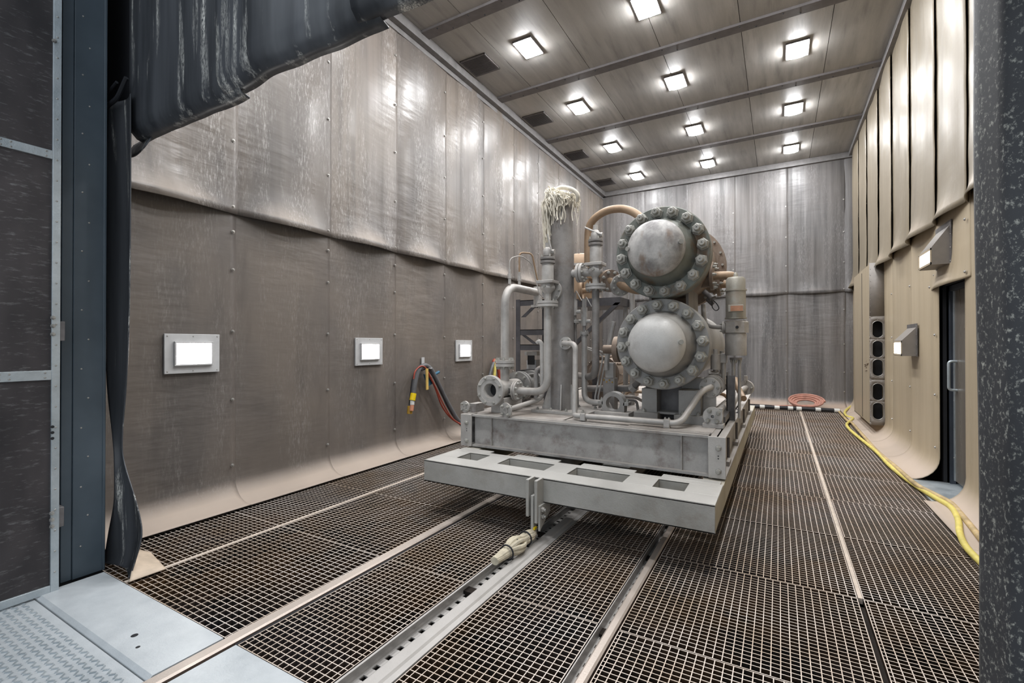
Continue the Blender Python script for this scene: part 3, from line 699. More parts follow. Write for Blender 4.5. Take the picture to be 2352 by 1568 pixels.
# tow bracket
tb = thing('tow_bracket', (-1.6, 3.2, .1), 'upright twin-plate tow bracket bolted to the cart end beam', 'bracket')
for dx in (-.036, .036): MB().box(-1.618+dx-.012, -1.618+dx+.012, 3.13, 3.24, .16 if dx > 0 else .20, .478).build('bracket_plate', 'cart', tb, bevel=.003)
MB().box(-1.63, -1.606, 3.14, 3.19, .0, .36).build('centre_bar', 'cart', tb, bevel=.003)
MB().prism([(-1.57, 3.15, .10), (-1.57, 3.25, .16), (-1.57, 3.33, .2), (-1.57, 3.33, .285), (-1.57, 3.15, .285)], (.014, 0, 0)).build('gusset', 'cart', tb)
for z in (.25, .20): put(bolt_mesh(.02, .018, 'bolt'), 'bolt', (-1.556, 3.19, z), (1, 0, 0), tb)
MB().box(-1.603, -1.59, 3.13, 3.17, .11, .125).build('yellow_clip', 'yell', tb)
# tow rope: bundled end
rp = thing('tow_rope', (-1.62, 2.95, 0), 'bundled dirty white rope end tied under the tow bracket', 'rope')
random.seed(7)
b = MB()
for k in range(9):
    a = 2*pi*k/9
    pts = []
    for i in range(10):
        t_ = i/9; rr = .014+.030*sin(pi*min(1, t_*1.1))*(1+.5*sin(t_*15+.4)); aa = a+t_*1.6+.3*random.random()
        pts.append((-1.618+rr*cos(aa)-.02*t_, 3.16-.52*t_, .035+.012*(1-t_)+rr*sin(aa)*.8+.03))
    b.smoothtube(pts, .017, 8, 3)
b.build('rope_strands', 'rope2', rp)
for y in (3.05, 2.9, 2.78): MB().lathe([(.05+.006*cos(a), .006*sin(a)) for a in [2*pi*i/8 for i in range(9)]], (-1.625, y, .07), (.05, 1, 0), 20).build('tie_wire', 'dark', rp)
b = MB().lathe([(.026+.007*cos(a), .007*sin(a)) for a in [2*pi*i/8 for i in range(9)]], (-1.618, 3.17, .06), (0, 1, .4), 20); b.build('shackle', 'bolt', rp)

# ================================================================== SKID BASE
sk = thing('skid_base', (-1.6, 6, .47), 'grey steel I-beam skid frame carrying the vessels and pipes', 'skid')
SX0, SX1, SY0, SY1, SZ0, SZ1 = -2.82, -.352, 3.90, 8.0, .472, .79
b = MB(); b.box(SX0+.13, SX1-.125, SY0+.005, SY0+.125, SZ1-.018, SZ1); b.box(SX0+.13, SX1-.125, SY0+.005, SY0+.125, SZ0, SZ0+.02); b.box(SX0+.13, SX1-.125, SY0+.055, SY0+.068, SZ0, SZ1)
for x in (SX0+.34, SX1-.33): b.box(x-.005, x+.005, SY0+.03, SY0+.06, SZ0+.02, SZ1-.018)
b.build('end_beam', 'skid', sk)
for x0, x1 in ((SX0, SX0+.13), (SX1-.125, SX1)):
    ep = MB().box(x0, x1, SY0-.012, SY0+.004, SZ0, SZ1).build('end_plate', 'pipe', sk, bevel=.003)
    xx = (x0+x1)/2+.01
    for z in (SZ1-.085, SZ0+.055): put(bolt_mesh(.021, .02, 'nut'), 'bolt', (xx, SY0-.012, z), (0, -1, 0), ep)
    for z in (.625, .645): MB().lathe([(0, 0), (.005, 0), (.005, .001), (0, .001)], (xx, SY0-.012, z), (0, -1, 0), 8).build('bolt_hole', 'dark', ep)
for s_, x in ((1, SX1), (-1, SX0)):
    b = MB(); w = .11
    b.box(min(x, x-s_*w), max(x, x-s_*w), SY0, SY1, SZ1-.016, SZ1); b.box(min(x, x-s_*w), max(x, x-s_*w), SY0, SY1, SZ0, SZ0+.018)
    b.box(x-s_*.06-.006, x-s_*.06+.006, SY0, SY1, SZ0, SZ1); b.build('side_beam', 'skid', sk)
b = MB().box(SX0+.11, SX1-.11, SY1-.02, SY1, SZ0, SZ1); b.build('end_beam', 'skid', sk)
# bottom-flange clips along the side
for y in (4.25, 5.15, 6.3, 7.5):
    MB().box(SX1-.055, SX1-.005, y, y+.16, SZ0+.018, SZ0+.055).build('clamp_clip', 'skid', sk); MB().cyl((SX1-.03, y+.2, SZ0+.02), (SX1-.03, y+.2, SZ1-.1), .012).build('clamp_bolt', 'frame', sk)
for x0, x1, y0, y1, dz in ((SX0+.06, -1.75, SY0+.125, 5.4, .0), (-1.74, -1.15, SY0+.16, 5.4, -.004), (-1.14, SX1-.11, SY0+.125, 5.4, .002), (SX0+.06, SX1-.11, 5.41, SY1, -.002)):
    MB().box(x0, x1, y0, y1, SZ1-.012+dz, SZ1+.002+dz).build('deck_plate', 'deck', sk)
D = SZ1+.003

def stroke(parent, pts, r, mat, nm='pen_mark'):
    return MB().tube(pts, r, None, 6).build(nm, mat, parent)
M['ink'] = plain('marker_ink', (58, 58, 66), .6, 0, .05)
stroke(sk, [(-0.412,5.599,0.793), (-0.404,5.642,0.793), (-0.391,5.611,0.793), (-0.377,5.504,0.793), (-0.379,5.408,0.793), (-0.382,5.356,0.793)], .0035, 'ink')
stroke(sk, [(-0.392,5.333,0.793), (-0.365,5.348,0.793)], .0035, 'ink'); stroke(sk, [(-0.394,5.748,0.793), (-0.387,5.676,0.793), (-0.379,5.681,0.793)], .0035, 'ink')
stroke(sk, [(-0.494,5.281,0.793), (-0.449,5.282,0.793)], .0035, 'ink')
def pipe(name, label, pts, r, mat='pipe', bend=.06, cat='pipe', group=None, n=14):
    e = thing(name, pts[-1], label, cat, group)
    MB().tube(pts, r, bend, n).build('pipe_run', mat, e); return e

# ================================================================== VERTICAL PIPE COLUMN
CXc, CYc = -1.985, 4.55
vc = thing('pipe_column', (CXc, CYc, D), 'tall grey vertical pipe column on a gusseted base plate, rope over its top', 'column')
b = MB(); b.ring((CXc, CYc, D+.03), (0, 0, 1), .11, .124, 3.0-D-.03, 40); b.build('column_shell', 'pipe_d', vc)
MB().box(CXc-.26, CXc+.36, CYc-.22, CYc+.22, D-.002, D+.03).build('base_plate', 'pipe', vc, bevel=.004)
for a in (-2.55, -1.25, -.35, 1.1, 2.6):
    d = Vector((cos(a), sin(a), 0)); p = Vector((CXc, CYc, D+.03)); s_ = Vector((-d.y, d.x, 0))*.005
    MB().prism([p+d*.12-s_, p+d*.21-s_, p+d*.215-s_+Vector((0, 0, .02)), p+d*.13-s_+Vector((0, 0, .26)), p+d*.12-s_+Vector((0, 0, .26))], s_*2).build('gusset', 'pipe', vc)
for x in (-.2, -.05, .12, .3):
    for y in (-.18, .18): put(bolt_mesh(.016, .015, 'nut'), 'bolt', (CXc+x, CYc+y, D+.03), (0, 0, 1), vc)
nzl = (-1.874,4.400,1.509)
b = MB(); b.cyl((nzl[0], nzl[1]+.10, nzl[2]), (nzl[0], nzl[1]-.01, nzl[2]), .03); b.ring((nzl[0], nzl[1]-.03, nzl[2]), (0, 1, 0), .001, .063, .026); b.build('side_nozzle', 'pipe', vc)
ring_bolts(vc, (nzl[0], nzl[1]-.03, nzl[2]), (0, -1, 0), .046, 4, .008, .01, phase=.5)
# rope over the top
rt = thing('rope_tangle', (CXc, CYc, 3.0), 'frayed off-white rope tangle draped over the top of the vertical pipe column', 'rope')
random.seed(11)
b = MB()
for k in range(380):
    a = random.uniform(0, 2*pi) if k % 2 else random.uniform(2.2, 5.2); r0 = random.uniform(.07, .135); h0 = .05+.10*max(0, cos(a-3.4))
    p = Vector((CXc+r0*cos(a), CYc+r0*sin(a), 2.985+random.uniform(0, h0)))
    ph = random.uniform(0, 6.3); cr_ = random.uniform(.008, .022); out = Vector((cos(a), sin(a), 0)); L_ = random.uniform(.02, .10) if cos(a-3.9) < .5 else random.uniform(.04, .15)
    if random.random() < .12: L_ = .25
    pts = []
    for i in range(9):
        t_ = i/8; q = p + out*(.05*sin(pi*min(t_*1.2, 1)*.5)) + Vector((0, 0, .035*sin(pi*t_) - L_*t_*t_))
        pts.append(q + Vector((cr_*cos(ph+9*t_), cr_*sin(ph+9*t_), cr_*cos(ph*2+7*t_))))
    b.smoothtube(pts, random.uniform(.0035, .0065), 5, 2)
b.build('loose_strands', 'rope', rt)
b = MB()
for k in range(26):
    x0 = CXc-.15+random.uniform(-.035, .035); y0 = CYc-.10+random.uniform(-.03, .03); L_ = random.uniform(.35, .62)
    pts = [(CXc-.06+random.uniform(-.05, .05), CYc-.08, 3.03+random.uniform(0, .04)), (x0, y0, 2.99)]
    for i in range(1, 6): pts.append((x0+random.uniform(-.018, .018)+.03*i/5, y0+random.uniform(-.015, .015), 2.99-L_*i/5))
    b.smoothtube(pts, random.uniform(.0035, .006), 5, 3)
b.build('hanging_tail', 'rope', rt)
b = MB(); b.smoothtube([(-2.036,4.450,3.053), (-1.987,4.450,3.114), (-1.899,4.450,3.108), (-1.813,4.450,3.067), (-1.778,4.470,3.018), (-1.795,4.500,2.966)], [.022]*31, 10, 6); b.build('thick_rope_end', 'rope', rt)

# ================================================================== HEAT EXCHANGERS
nut_me = MB().lathe([(0, 0), (.054, 0), (.054, .012), (.048, .014), (.048, .05), (.040, .058), (0, .058)], (0, 0, 0), (0, 0, 1), 6).mesh('nut', 'nut', 30, False)[0]
stud_me = MB().lathe([(.026, 0), (.026, .038), (.022, .044), (.006, .044), (.005, .036), (0, .036)], (0, 0, .058), (0, 0, 1), 18).mesh('stud', 'nut', 30, False)[0]
def exchanger(name, label, x, z, yf, R, mats, shell_to, phase):
    e = thing(name, (x, yf, z-R), label, 'pressure vessel', None)
    mf, md, ms = mats; ax = (0, 1, 0)
    b = MB().lathe([(.2, 0), (R-.008, 0), (R, .008), (R, .092), (R-.006, .1), (.2, .1)], (x, yf, z), ax, 72); b.build('cover_flange', mf, e)
    b = MB().lathe([(.2, 0), (R-.01, 0), (R-.004, .006), (R-.004, .085), (R-.012, .09), (R-.055, .14), (.2, .14)], (x, yf+.108, z), ax, 72); b.build('shell_flange', mf, e)
    MB().ring((x, yf+.095, z), ax, .2, R-.11, .02, 48).build('gasket', 'dark', e)
    # neck and domed head towards the doorway
    rd = .240
    b = MB().lathe([(R-.105, 0), (R-.115, -.012), (rd+.045, -.05), (rd+.012, -.15), (rd, -.17), (rd, -.215)], (x, yf+.002, z), ax, 56); b.build('neck', mf, e)
    prof = [(rd+.003, 0)] + [(rd*cos(a), -.145*sin(a)) for a in [pi/2*i/14 for i in range(1, 14)]] + [(0, -.145)]
    dm = MB().lathe([(rd, .012), (rd+.004, .008)] + prof, (x, yf-.215, z), ax, 56).build('domed_head', md, e)
    for a, h in ((pi-.02, .05), (.08, .06)):
        p = Vector((x+.213*cos(a), yf-.215-h, z+.213*sin(a))); MB().cyl(p, p+Vector((.4*cos(a), -.9, 0)).normalized()*.03, .022, .02, 14).build('lug', 'nut', dm)
    b = MB().cyl((x, yf+.2, z), (x, shell_to, z), R-.06, None, 56); b.build('shell', ms, e)
    for i in range(16):
        a = 2*pi*(i+phase)/16; p = Vector((x+(R-.058)*cos(a), yf, z+(R-.058)*sin(a)))
        n_ = put(nut_me, 'nut', p, (0, -1, 0), e, random.random()*2)
        o = link('stud', stud_me, p, n_, rot=rot_to((0, -1, 0)))
    return e
XE, YE = -.915, 4.30
up = exchanger('heat_exchanger', 'upper flanged vessel with sixteen nuts and a rust-stained domed head', XE, 2.322, YE, .412, ('flange_rust', 'dome_rust', 'ves_brown'), 5.6, .25)
lw = exchanger('heat_exchanger', 'lower flanged vessel with sixteen nuts and a clean grey domed head', XE, 1.500, YE, .407, ('ves', 'dome', 'ves'), 6.2, .2)
# rear ring flange of the upper vessel, side nozzles
b = MB()
for y in (5.30, 5.36): b.ring((XE, y, 2.322), (0, 1, 0), .2, .44, .045, 60)
b.build('rear_ring_flange', 'ves_brown', up)
for k in range(20):
    a = 2*pi*k/20; MB().cyl((XE+.41*cos(a), 5.27, 2.322+.41*sin(a)), (XE+.41*cos(a), 5.44, 2.322+.41*sin(a)), .012, None, 8).build('ring_bolt', 'nut', up)
n1 = (-0.587,5.000,2.173); n2 = (-0.560,5.350,2.128)
b = MB(); b.cyl((XE+.15, n1[1], n1[2]), n1, .11, None, 28); b.ring(n1, (1, 0, 0), .02, .14, .03); b.build('side_nozzle', 'ves_brown', up)
ring_bolts(up, (n1[0]+.03, n1[1], n1[2]), (1, 0, 0), .115, 8, .016, .022)
b = MB(); b.cyl((XE+.15, n2[1], n2[2]), n2, .10, None, 28); b.ring(n2, (1, 0, 0), .02, .125, .03); b.build('side_nozzle', 'ves_brown', up)
ring_bolts(up, (n2[0]+.03, n2[1], n2[2]), (1, 0, 0), .1, 8, .015, .02)
e = pipe('return_bend', 'brown U-shaped pipe joining two nozzles beside the upper vessel', [(n1[0]+.03, n1[1], n1[2]), (-0.388,5.000,2.167), (-0.415,5.350,2.123), (n2[0]+.03, n2[1], n2[2])], .042, 'pipe_tan', .07)
b = MB(); b.cyl((-0.639,4.900,2.019), (-0.545,4.900,1.930), .026); b.cyl((-0.584,4.900,1.974), (-0.554,4.880,1.937), .034); b.build('temperature_probe', 'frame', up)
b = MB(); b.cyl((-0.614,4.950,1.946), (-0.558,4.950,1.888), .022); b.build('temperature_probe', 'frame', up)
b = MB(); b.smoothtube([(-0.560,4.900,1.922), (-0.560,4.900,1.859), (-0.529,4.900,1.824), (-0.502,4.900,1.844), (-0.524,4.920,1.892), (-0.563,4.920,1.932)], .005, 6, 5); b.build('probe_wire', 'black', up)
MB().cyl((-0.607,5.000,2.270), (-0.607,5.000,2.309), .018).build('vent_plug', 'ochre', up)
for x in (-.17, .17):
    MB().box(XE+x-.012, XE+x+.012, 4.62, 5.2, 1.5+.29, 2.322-.28).build('support_web', 'pipe_d', up)
# saddle under the lower vessel
sd = thing('support_saddle', (XE, 4.5, D), 'grey steel saddle with two upright boxes under the lower domed vessel', 'support')
for x0, x1, yf in ((-1.125, -.985, 4.44), (-.79, -.60, 4.42)):
    u_ = MB(); u_.box(x0, x1, yf, yf+.28, D+.06, 1.5-.414); u_.box(x0, x1, 4.58, yf+.28, 1.5-.414, 1.5-.31); u_.build('upright', 'ves', sd, bevel=.004)
    MB().box(x0-.06 if x0 < -1 else x0-.03, x1+.02 if x0 < -1 else x1+.06, yf-.06, yf+.34, D, D+.075).build('foot_plate', 'ves', sd, bevel=.004)
MB().box(-.985, -.79, 4.62, 4.64, D, 1.2).build('web_plate', 'frame', sd); MB().box(-.985, -.79, 4.46, 4.62, D+.06, D+.08).build('shelf_plate', 'ves', sd)
for x, y in ((-1.1, 4.42), (-.75, 4.40), (-.62, 4.40)): put(bolt_mesh(.018, .018, 'nut'), 'bolt', (x, y, D+.075), (0, 0, 1), sd)

# arched pipe over to the upper vessel
e = pipe('arched_pipe', 'thick tan pipe arching over to the top of the upper vessel', [(-1.782,4.780,2.203), (-1.787,4.780,2.579), (-1.777,4.780,2.803), (-1.570,4.740,2.909), (-1.337,4.700,2.879), (-1.174,4.680,2.755), (-1.089,4.660,2.547)], .040, 'pipe_tan', .17, n=18)

# ================================================================== RELIEF VALVES
def relief_valve(label, px, Y, disc, lev, zs, X, w):
    """zs: heights of cap top, cap base, bonnet flange, bonnet base, body base, neck base"""
    zc, zk, zf, zb, zy, zn = zs
    e = thing('relief_valve', (X, Y, zn), label, 'relief valve', 'spring relief valves on the skid')
    c = lambda z: (X, Y, z)
    b = MB(); b.lathe([(0, 0), (w*.78, 0), (w*.86, .02), (w*.82, (zc-zk)*.45), (w*.5, (zc-zk)*.62), (w*.42, (zc-zk)*.65), (w*.42, zc-zk), (0, zc-zk)], c(zk), (0, 0, 1), 20)
    b.cyl((X+w*.1, Y, zk+(zc-zk)*.3), (X+w*1.35, Y, zk+(zc-zk)*.28), w*.42); b.build('cap', 'pipe', e)
    b = MB(); b.cyl((X+w*1.0, Y-.03, zk+(zc-zk)*.3), lev, .009, None, 8); b.build('lever', 'pipe', e)
    b = MB(); b.lathe([(0, 0), (w*1.3, 0), (w*1.35, .012), (w*1.3, .026), (w*.7, .03), (w*.7, zk-zf-.0), (0, zk-zf)], c(zf), (0, 0, 1), 24); b.ring(c(zf-.035), (0, 0, 1), w*.3, w*1.3, .025); b.build('bonnet_flange', 'pipe_d', e)
    ring_bolts(e, c(zf+.028), (0, 0, 1), w*1.08, 4, w*.16, w*.3, phase=.5)
    MB().lathe([(0, 0), (w*1.05, 0), (w*1.05, zf-.035-zb-.01), (w*.95, zf-.035-zb), (0, zf-.035-zb)], c(zb), (0, 0, 1), 28).build('bonnet', 'pipe', e)
    MB().box(X-w*1.55, X+w*1.55, Y-w*1.45, Y+w*1.45, zb-.03, zb).build('body_flange', 'pipe', e, bevel=.004)
    b = MB().lathe([(w*.4, zn-zy), (w*.62, zn-zy+.01), (w*.62, -.02), (w*.75, 0), (w*1.35, .035), (w*1.4, (zb-.03-zy)*.6), (w*1.15, zb-.03-zy), (0, zb-.03-zy)], c(zy), (0, 0, 1), 8); b.build('valve_body', 'pipe', e)
    MB().cyl((X, Y-w*1.3, (zy+zb)/2), (X, Y-w*1.55, (zy+zb)/2), w*.28, None, 6).build('drain_plug', 'nut', e)
    flange(e, c(zn-.022), (0, 0, 1), w*1.85, .028, 8, w*.5, 'pipe', br=w*.17)
    return e
vA = ((-2.036,4.300,2.582), (-2.036,4.300,2.481))
rv = relief_valve('grey spring relief valve standing before the tall vertical pipe column', 1258, 4.30, None, (-2.017,4.250,2.605), ((-2.045,4.300,2.526)[2], (-2.045,4.300,2.393)[2], (-2.045,4.300,2.353)[2], (-2.046,4.300,2.141)[2], (-2.046,4.300,2.022)[2], (-2.036,4.300,1.928)[2]), (-2.036,4.300,2.162)[0], .058)
dc = (-2.029,4.400,2.048)
b = MB(); b.ring((dc[0], 4.37, dc[2]), (0, 1, 0), .001, .108, .032, 40); b.build('outlet_flange', 'pipe', rv)
ring_bolts(rv, (dc[0], 4.37, dc[2]), (0, -1, 0), .088, 8, .013, .016)
RX = (-2.036,4.300,2.162)[0]
dn = thing('drop_pipe', (RX, 4.3, 1.05), 'grey pipe dropping from the relief valve and bending to the side flange of the tee', 'pipe')
zt = (-2.036,4.300,1.884)[2]; pf = (-2.384,4.300,1.011)
MB().tube([(RX, 4.3, zt), (RX, 4.3, pf[2]), pf], .039, .16, 18).build('pipe_run', 'pipe', dn)
flange(dn, (pf[0]-.01, pf[1], pf[2]), (1, 0, 0), .105, .022, 8, .03, 'pipe', br=.013)
# second relief valve
X2 = (-1.617,4.550,2.341)[0]
rv2 = relief_valve('grey spring relief valve between the vertical column and the upper vessel', 1368, 4.55, None, (-1.715,4.500,2.688), ((-1.617,4.550,2.709)[2], (-1.617,4.550,2.563)[2], (-1.617,4.550,2.536)[2], (-1.617,4.550,2.323)[2], (-1.617,4.550,2.182)[2], (-1.617,4.550,2.102)[2]), X2, .056)
zo = (-1.617,4.550,2.235)[2]
b = MB(); b.cyl((CXc+.1, 4.55, zo), (X2, 4.55, zo), .042, None, 20); b.ring(((-1.763,4.550,2.246)[0]-.01, 4.55, zo), (1, 0, 0), .02, .098, .028, 32); b.ring(((-1.763,4.550,2.246)[0]-.045, 4.55, zo), (1, 0, 0), .02, .098, .028, 32); b.build('inlet_flange', 'pipe', rv2)
ring_bolts(rv2, ((-1.763,4.550,2.246)[0]+.018, 4.55, zo), (1, 0, 0), .08, 8, .012, .015)
q0 = Vector((X2, 4.55, zo)); q1 = Vector((-1.494,4.620,2.142)); q2 = Vector((-1.394,4.660,2.095)); q3 = Vector((-1.224,4.700,2.032))
ob = thing('outlet_spool', q3, 'dusty bolted flange pair on the pipe from the relief valve to the upper vessel', 'pipe')
MB().tube([q0, q1, q2, q3, Vector((-1.078,4.700,2.059))], .042, .06, 16).build('pipe_run', 'pipe_tan', ob)
flange(ob, q1, (q2-q1)+Vector((.1, -.25, 0)), .112, .03, 8, .03, 'ves_brown', br=.015, both=True); flange(ob, q2, (q2-q1)+Vector((.1, -.25, 0)), .108, .02, 8, .03, 'pipe', br=.015)
dn2 = thing('drop_pipe', (X2, 4.55, 1.1), 'grey pipe dropping from the second relief valve and bending low behind the column', 'pipe')
zt2 = (-1.617,4.550,2.053)[2]; e2 = (-1.618,4.550,1.182)
MB().tube([(X2, 4.55, zt2), (X2, 4.55, e2[2]), (-1.801,4.750,1.145), (-2.038,5.000,1.152)], .038, .12, 18).build('pipe_run', 'pipe_d', dn2)

# ================================================================== TEE ASSEMBLY, LEFT FRONT
TX, TY = (-2.540,4.000,1.029)[0], 4.0; TZ = (-2.540,4.000,1.029)[2]
te = thing('flanged_tee', (TX, 4.3, TZ-.15), 'grey pipe tee whose open bolted flange faces the doorway', 'pipe tee')
b = MB(); b.lathe([(.068, .26), (.068, .012), (.075, 0), (.112, 0), (.114, -.006), (.150, -.004), (.156, .002), (.156, .034), (.104, .036), (.094, .10), (.090, .55)], (TX, TY, TZ), (0, 1, 0), 44); b.build('open_flange', 'pipe', te)
MB().cyl((TX, TY+.12, TZ), (TX, TY+.125, TZ), .07, None, 24).build('dark_bore', 'dark', te)
ring_bolts(te, (TX, TY-.002, TZ), (0, -1, 0), .131, 8, .016, .018, phase=.5); ring_bolts(te, (TX, TY+.034, TZ), (0, 1, 0), .131, 8, .016, .022, phase=.5)
MB().cyl((TX, 4.3, TZ), (pf[0], 4.3, pf[2]), .045, None, 18).build('side_branch', 'pipe', te)
fz = (-2.560,4.300,1.295)[2]
b = MB().cyl((TX, 4.3, TZ+.05), (TX, 4.3, fz-.04), .048, None, 20); b.build('riser_branch', 'pipe', te)
MB().box(TX-.06, TX+.1, 4.12, 4.5, D, TZ-.085).build('support_block', 'pipe', te, bevel=.004)
cv = thing('check_valve', (TX, 4.75, TZ-.15), 'ribbed grey valve body with bolted flanges behind the open tee', 'valve')
b = MB(); b.ring((TX, 4.56, TZ), (0, 1, 0), .05, .165, .04, 36); b.ring((TX, 4.615, TZ), (0, 1, 0), .05, .165, .04, 36); b.cyl((TX, 4.6, TZ), (TX, 4.92, TZ), .11, .12, 28); b.ring((TX, 4.86, TZ), (0, 1, 0), .05, .165, .05, 36); b.build('valve_body', 'ves', cv)
for k in range(8):
    a = 2*pi*k/8+.2; R_ = Matrix.Rotation(-a, 3, 'Y'); MB().bc((TX+.135*cos(a), 4.75, TZ+.135*sin(a)), .05, .2, .012, R_).build('rib', 'ves', cv)
ring_bolts(cv, (TX, 4.56, TZ), (0, -1, 0), .14, 8, .016, .02)
MB().box(TX-.05, TX+.05, 4.7, 4.8, D, TZ-.1).build('foot', 'pipe_d', cv)
# big riser with arch
az = (-2.560,4.300,2.143)[2]
ar = thing('riser_pipe', (TX, 4.3, fz), 'fat pale grey riser pipe with a rounded elbow left of the relief valve', 'pipe')
MB().tube([(TX, 4.3, fz+.03), (TX, 4.3, az-.02), (TX, 5.1, az-.02)], .044, .24, 20, True, 10).build('pipe_run', 'pipe', ar)
flange(ar, (TX, 4.3, fz), (0, 0, 1), .103, .033, 8, .03, 'pipe', br=.014)
b = MB(); b.box(TX-.06, TX+.10, 5.02, 5.13, az-.2, az-.17); b.cyl((TX, 5.08, az-.2), (TX, 5.08, az+.05), .05); b.build('end_support', 'pipe', ar)
# small instrument fittings on the arch
for px_, pt, pb, lab in ((1189, 612, 643, 'small grey gauge fitting with a thin looping tube, first on the elbow pipe'), (1205, 610, 646, 'small grey gauge fitting with a bent brown tube, second on the elbow pipe')):
    Y_ = 4.40 if px_ < 1200 else 4.62
    e = thing('gauge_fitting', (TX, Y_, az+.04), lab, 'fitting', 'gauge fittings on the elbow pipe')
    zb_ = az+.02; zt_ = zb_+.15
    b = MB(); b.cyl((TX, Y_, zb_-.01), (TX, Y_, zb_+.06), .016); b.cyl((TX, Y_, zb_+.05), (TX, Y_, zb_+.10), .022, None, 6); b.cyl((TX, Y_, zb_+.1), (TX, Y_, zt_), .013); b.build('fitting_body', 'pipe', e)
    if px_ < 1200: MB().tube([(TX, Y_, zt_-.01), (TX, Y_, zt_+.12), (TX+.06, Y_+.15, zt_+.17), (TX+.10, Y_+.35, zt_+.10), (TX+.16, Y_+.4, zt_-.25), (TX+.22, Y_+.5, zt_-.3)], .006, .07, 8).build('capillary_tube', 'pipe', e)
    else: MB().tube([(TX, Y_, zt_-.01), (TX, Y_, zt_+.22), (TX+.10, Y_+.12, zt_+.22), (TX+.13, Y_+.2, zt_-.1), (TX+.25, Y_+.3, zt_-.12)], .010, .05, 8).build('bent_tube', 'pipe_tan', e)
# small end flanges at the front corner
def small_flange(c, axis, ro, label, run, supp=True):
    e = thing('flanged_stub', c, label, 'pipe', None); c = Vector(c)
    b = MB().ring(c, axis, ro*.28, ro, .018, 28); b.ring(c-Vector(axis).normalized()*.006, axis, ro*.26, ro*.46, .01, 24); b.build('flange', 'pipe', e)
    ring_bolts(e, c, -Vector(axis), ro*.72, 4, ro*.2, ro*.26, phase=.5); ring_bolts(e, c+Vector(axis).normalized()*.018, Vector(axis), ro*.72, 4, ro*.2, ro*.26, phase=.5)
    MB().cyl(c+Vector(axis).normalized()*.03, c+Vector(axis).normalized()*.032, ro*.27, None, 16).build('dark_bore', 'dark', e)
    MB().tube(run, ro*.33, .08, 12).build('pipe_run', 'pipe', e); return e
c1 = (-2.837,3.980,0.849)
e = small_flange(c1, (.15, 1, 0), .06, 'small four-bolt flange overhanging the corner of the skid beside the hose bundle', [c1, (c1[0]+.05, c1[1]+.35, c1[2])])
MB().box(c1[0]+.02, c1[0]+.10, c1[1]+.06, c1[1]+.22, D, c1[2]+.03).build('mounting_block', 'skid', e)
c2 = (-2.309,3.920,0.857)
e = small_flange(c2, (.25, 1, .05), .073, 'small four-bolt flange overhanging the front beam below the open tee', [c2, (-2.224,4.250,0.898), (-2.144,4.400,0.932), (-2.158,4.420,1.500), (-2.194,4.420,1.532), (-2.215,4.420,1.509)])
e = pipe('bypass_pipe', 'thin grey pipe looping behind the drop pipe above the skid deck', [(-2.225,4.420,0.912), (-2.230,4.420,1.247), (-2.111,4.500,1.256)], .026, 'pipe_d', .07)

# ================================================================== FRONT LINE PIPE
fp = thing('line_pipe', (-1.5, 4.1, D), 'slim pale pipe running from the column nozzle along the front of the deck', 'pipe')
MB().tube([(nzl[0], nzl[1]-.03, nzl[2]), (nzl[0], nzl[1]-.09, nzl[2]), ((-1.714,4.250,1.508)[0], 4.25, nzl[2]-.005), (-1.671,4.120,0.837), (-1.654,4.100,0.832), (-1.163,4.080,0.838), (-0.752,4.080,0.838), (-0.703,4.120,0.865), (-0.584,4.360,1.094), (-0.523,4.500,1.120)], .026, .07, 14).build('pipe_run', 'pipe', fp)
for p in ((-1.573,4.090,0.828), (-0.822,4.080,0.835)):
    c = MB(); c.bc((p[0], p[1], p[2]), .05, .06, .066); c.box(p[0]-.026, p[0]+.026, p[1]-.026, p[1]+.026, D-.001, p[2]-.02); c.build('pipe_clamp', 'pipe', fp, bevel=.004)
    for d in (-.015, .015): put(bolt_mesh(.009, .009, 'nut'), 'clamp_bolt', (p[0]+d, p[1], p[2]+.033), (0, 0, 1), fp)
# pillow bearing
pb = (-1.408,4.500,0.922)
be = thing('bearing_pedestal', (pb[0], pb[1], D), 'grey split bearing block with a round empty bore on the deck', 'bearing block')
n = 32; ro_, ri_ = .112, .07; o3 = Vector((pb[0], pb[1]-.05, pb[2])); zb = D+.05
b = MB(); outer = []; inner = []
for i in range(n):
    a = 2*pi*i/n; c_, s_ = cos(a), sin(a); inner.append((o3.x+ri_*c_, o3.y, o3.z+ri_*s_))
    if s_ >= 0: outer.append((o3.x+ro_*c_, o3.y, o3.z+ro_*s_))
    else:
        k = min(ro_/max(abs(c_), 1e-6), (o3.z-zb)/abs(s_)); outer.append((o3.x+k*c_, o3.y, o3.z+k*s_))
dv = Vector((0, .10, 0)); vs = inner+outer+[tuple(Vector(p)+dv) for p in inner]+[tuple(Vector(p)+dv) for p in outer]; fs = []
for i in range(n):
    j = (i+1) % n; fs += [(i, j, n+j, n+i), (2*n+i, 3*n+i, 3*n+j, 2*n+j), (i, 2*n+i, 2*n+j, j), (n+i, n+j, 3*n+j, 3*n+i)]
b.add(vs, fs); b.build('bearing_housing', 'ves', be)
for s_ in (-1, 1):
    MB().bc((pb[0]+s_*.128, pb[1], pb[2]), .05, .1, .03).build('cap_ear', 'ves', be); put(bolt_mesh(.014, .02, 'nut'), 'cap_bolt', (pb[0]+s_*.13, pb[1], pb[2]+.015), (0, 0, 1), be)
MB().box(pb[0]-.17, pb[0]+.17, pb[1]-.1, pb[1]+.1, D, D+.05).build('base_plate', 'pipe', be, bevel=.004)
# round bar behind the bore
pipe('deck_bar', 'horizontal grey bar passing behind the bearing block', [(-1.703,4.900,0.789), (-1.684,4.900,0.904), (-1.296,4.900,0.913), (-1.278,4.900,0.796)], .014, 'pipe_d', .04)
